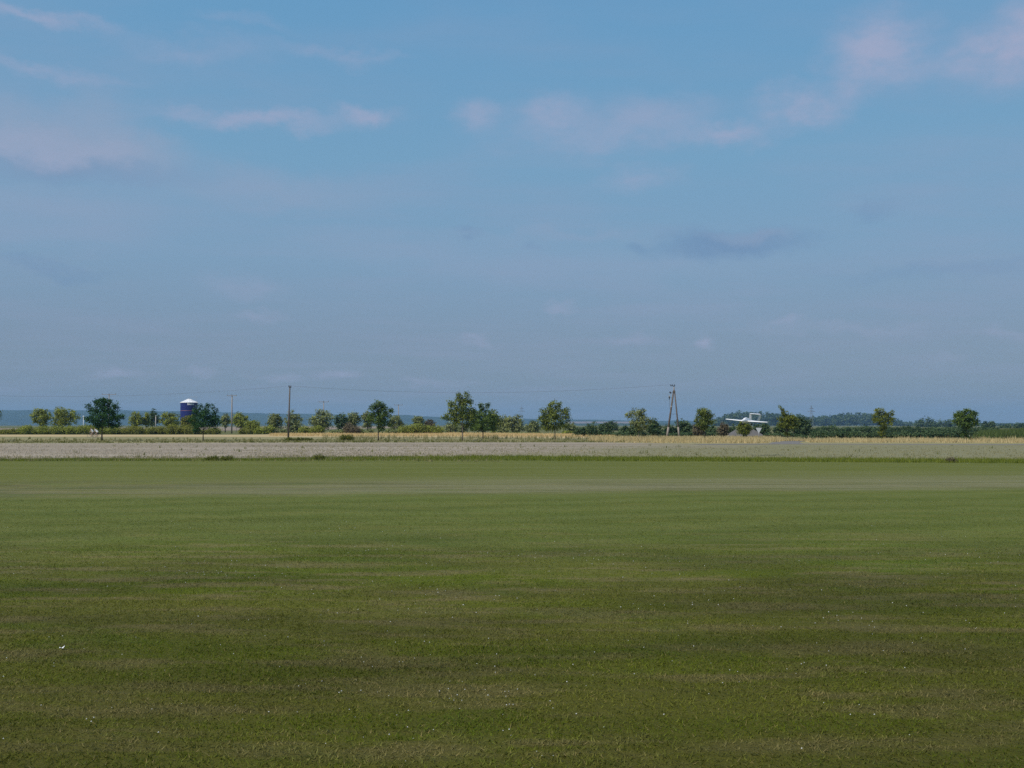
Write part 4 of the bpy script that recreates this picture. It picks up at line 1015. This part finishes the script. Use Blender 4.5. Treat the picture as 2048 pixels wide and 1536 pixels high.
def cyclist(x, Y, label, short, lean, blab):
    X0 = (x - 1024) / FPX * Y
    bk = empty('bicycle', (X0, Y, 0), blab, 'bicycle', 'bicycles on the track')   # rides towards -X
    FR = mat_plain('bicycle_paint', (0.10, 0.10, 0.12), .4, .1, 5)
    for wx in (-.53, .50):
        mb = MB(); mb.tube([(wx + .335 * math.cos(k * .2618), 0, .335 + .335 * math.sin(k * .2618)) for k in range(25)], .018, 6, False); wh = mb.build('wheel', RUB, bk)
        mb = MB(); mb.tube([(wx + .31 * math.cos(k * .2618), 0, .335 + .31 * math.sin(k * .2618)) for k in range(25)], .010, 5, False)
        for k in range(12): mb.tube([(wx, 0, .335), (wx + .31 * math.cos(k * .5236), 0, .335 + .31 * math.sin(k * .5236))], .002, 3)
        mb.tube([(wx, -.05, .335), (wx, .05, .335)], .025, 8); mb.build('rim', GALV, wh)
    bb, st, hd, ra, fa = (.05, 0, .30), (.20, 0, .80), (-.40, 0, .82), (.50, 0, .335), (-.53, 0, .335)
    mb = MB()
    for p_, q_ in ((bb, st), (st, hd), (bb, (-.43, 0, .72)), (bb, ra), (st, ra), (hd, fa)): mb.tube([p_, q_], .018, 6)
    mb.build('frame', FR, bk)
    mb = MB(); mb.tube([hd, (-.38, 0, .96)], .014, 6); mb.tube([(-.34, -.27, 1.0), (-.42, -.1, .97), (-.42, .1, .97), (-.34, .27, 1.0)], .014, 6); mb.build('handlebar', FR, bk)
    mb = MB(); mb.loft([[Vector((x_, w_ * math.cos(k * .7854), .90 + .03 * math.sin(k * .7854))) for k in range(8)] for x_, w_ in ((.06, .02), (.16, .05), (.28, .09), (.33, .05))]); mb.tube([st, (.22, 0, .9)], .014, 6); mb.build('saddle', RUB, bk)
    mb = MB(); mb.tube([(.05, -.1, .30), (-.06, -.1, .17)], .012, 6); mb.tube([(.05, .1, .30), (.16, .1, .43)], .012, 6); mb.box((-.06, -.15, .16), (.09, .09, .02)); mb.box((.16, .15, .43), (.09, .09, .02)); mb.tube([(.05, -.1, .3), (.05, .1, .3)], .04, 10); mb.build('crank', GALV, bk)
    pr = empty('person', (X0, Y, 0), label, 'person', 'cyclists on the track')
    hip = (.21, 0, .99); ch = (.21 - .30 * lean, 0, 1.24 + .06 * (1 - lean)); sh_ = (.21 - .42 * lean, 0, 1.42 + .06 * (1 - lean)); nk = (.21 - .52 * lean, 0, 1.50 + .07 * (1 - lean))
    hd1 = (.21 - .60 * lean, 0, 1.60 + .08 * (1 - lean)); hd2 = (.21 - .62 * lean, 0, 1.70 + .08 * (1 - lean)); nose = (hd1[0] - .115, 0, hd1[2] + .01)
    P = [(*hip, .13), (*ch, .145), (*sh_, .13), (*nk, .055), (*hd1, .085), (*hd2, .08), (*nose, .014)]; E = [(0, 1), (1, 2), (2, 3), (3, 4), (4, 5), (4, 6)]
    SHp = [(hip[0], 0, hip[2] - .03, .185), (*ch, .205), (*sh_, .185)]; SHe = [(0, 1), (1, 2)]
    TR = [(hip[0] + .01, 0, hip[2] - .05, .145), (hip[0] - .01, 0, hip[2] + .05, .140)]; TRe = [(0, 1)]
    for sd, (fx, fz) in ((-1, (-.06, .20)), (1, (.16, .47))):
        sp_ = (sh_[0], sd * .19, sh_[2]); el = (sh_[0] - .16, sd * .25, sh_[2] - .25); wr = (-.33, sd * .26, 1.04); hn = (-.38, sd * .26, 1.02)
        n_ = len(P); P += [(*sp_, .06), (*el, .045), (*wr, .032), (*hn, .038), (-.43, sd * .25, 1.0, .018)]; E += [(2, n_), (n_, n_ + 1), (n_ + 1, n_ + 2), (n_ + 2, n_ + 3), (n_ + 3, n_ + 4)]
        m_ = len(SHp); mid_ = tuple((a_ + b_) / 2 for a_, b_ in zip(sp_, el)); SHp += [(*sp_, .085), (*mid_, .075)]; SHe += [(2, m_), (m_, m_ + 1)]
        hj = (.20, sd * .10, .95); kn = (-.16, sd * .13, .66 if fz < .3 else .86); an = (fx + .08, sd * .14, fz + .10); to = (fx - .08, sd * .14, fz + .035)
        n_ = len(P); P += [(*hj, .095), (*kn, .062), (*an, .042), (*to, .034)]; E += [(0, n_), (n_, n_ + 1), (n_ + 1, n_ + 2), (n_ + 2, n_ + 3)]
        m_ = len(TR); mk = tuple(a_ * .35 + b_ * .65 for a_, b_ in zip(hj, kn)); TR += [(*hj, .112), (*mk, .092)]; TRe += [(0, m_), (m_, m_ + 1)]
    skin_obj('body', P, E, SKIN, pr, 0, 2)
    skin_obj('shirt', SHp, SHe, SHIRT, pr, 0, 2); skin_obj('shorts', TR, TRe, SHORT[short], pr, 0, 2)
    skin_obj('hair', [(hd2[0] + .02, 0, hd2[2] - .01, .088), (hd1[0] + .05, 0, hd1[2] + .02, .078)], [(0, 1)], HAIR, pr, 0, 2)
cyclist(185, 184, 'front cyclist in white shirt and grey shorts riding left, slightly upright', 'slate', .62, 'bicycle under the front cyclist with grey shorts')
cyclist(194.5, 185.5, 'rear cyclist in white shirt and black shorts nearest the deep green tree', 'dark', 1.0, 'bicycle under the rear cyclist with black shorts')
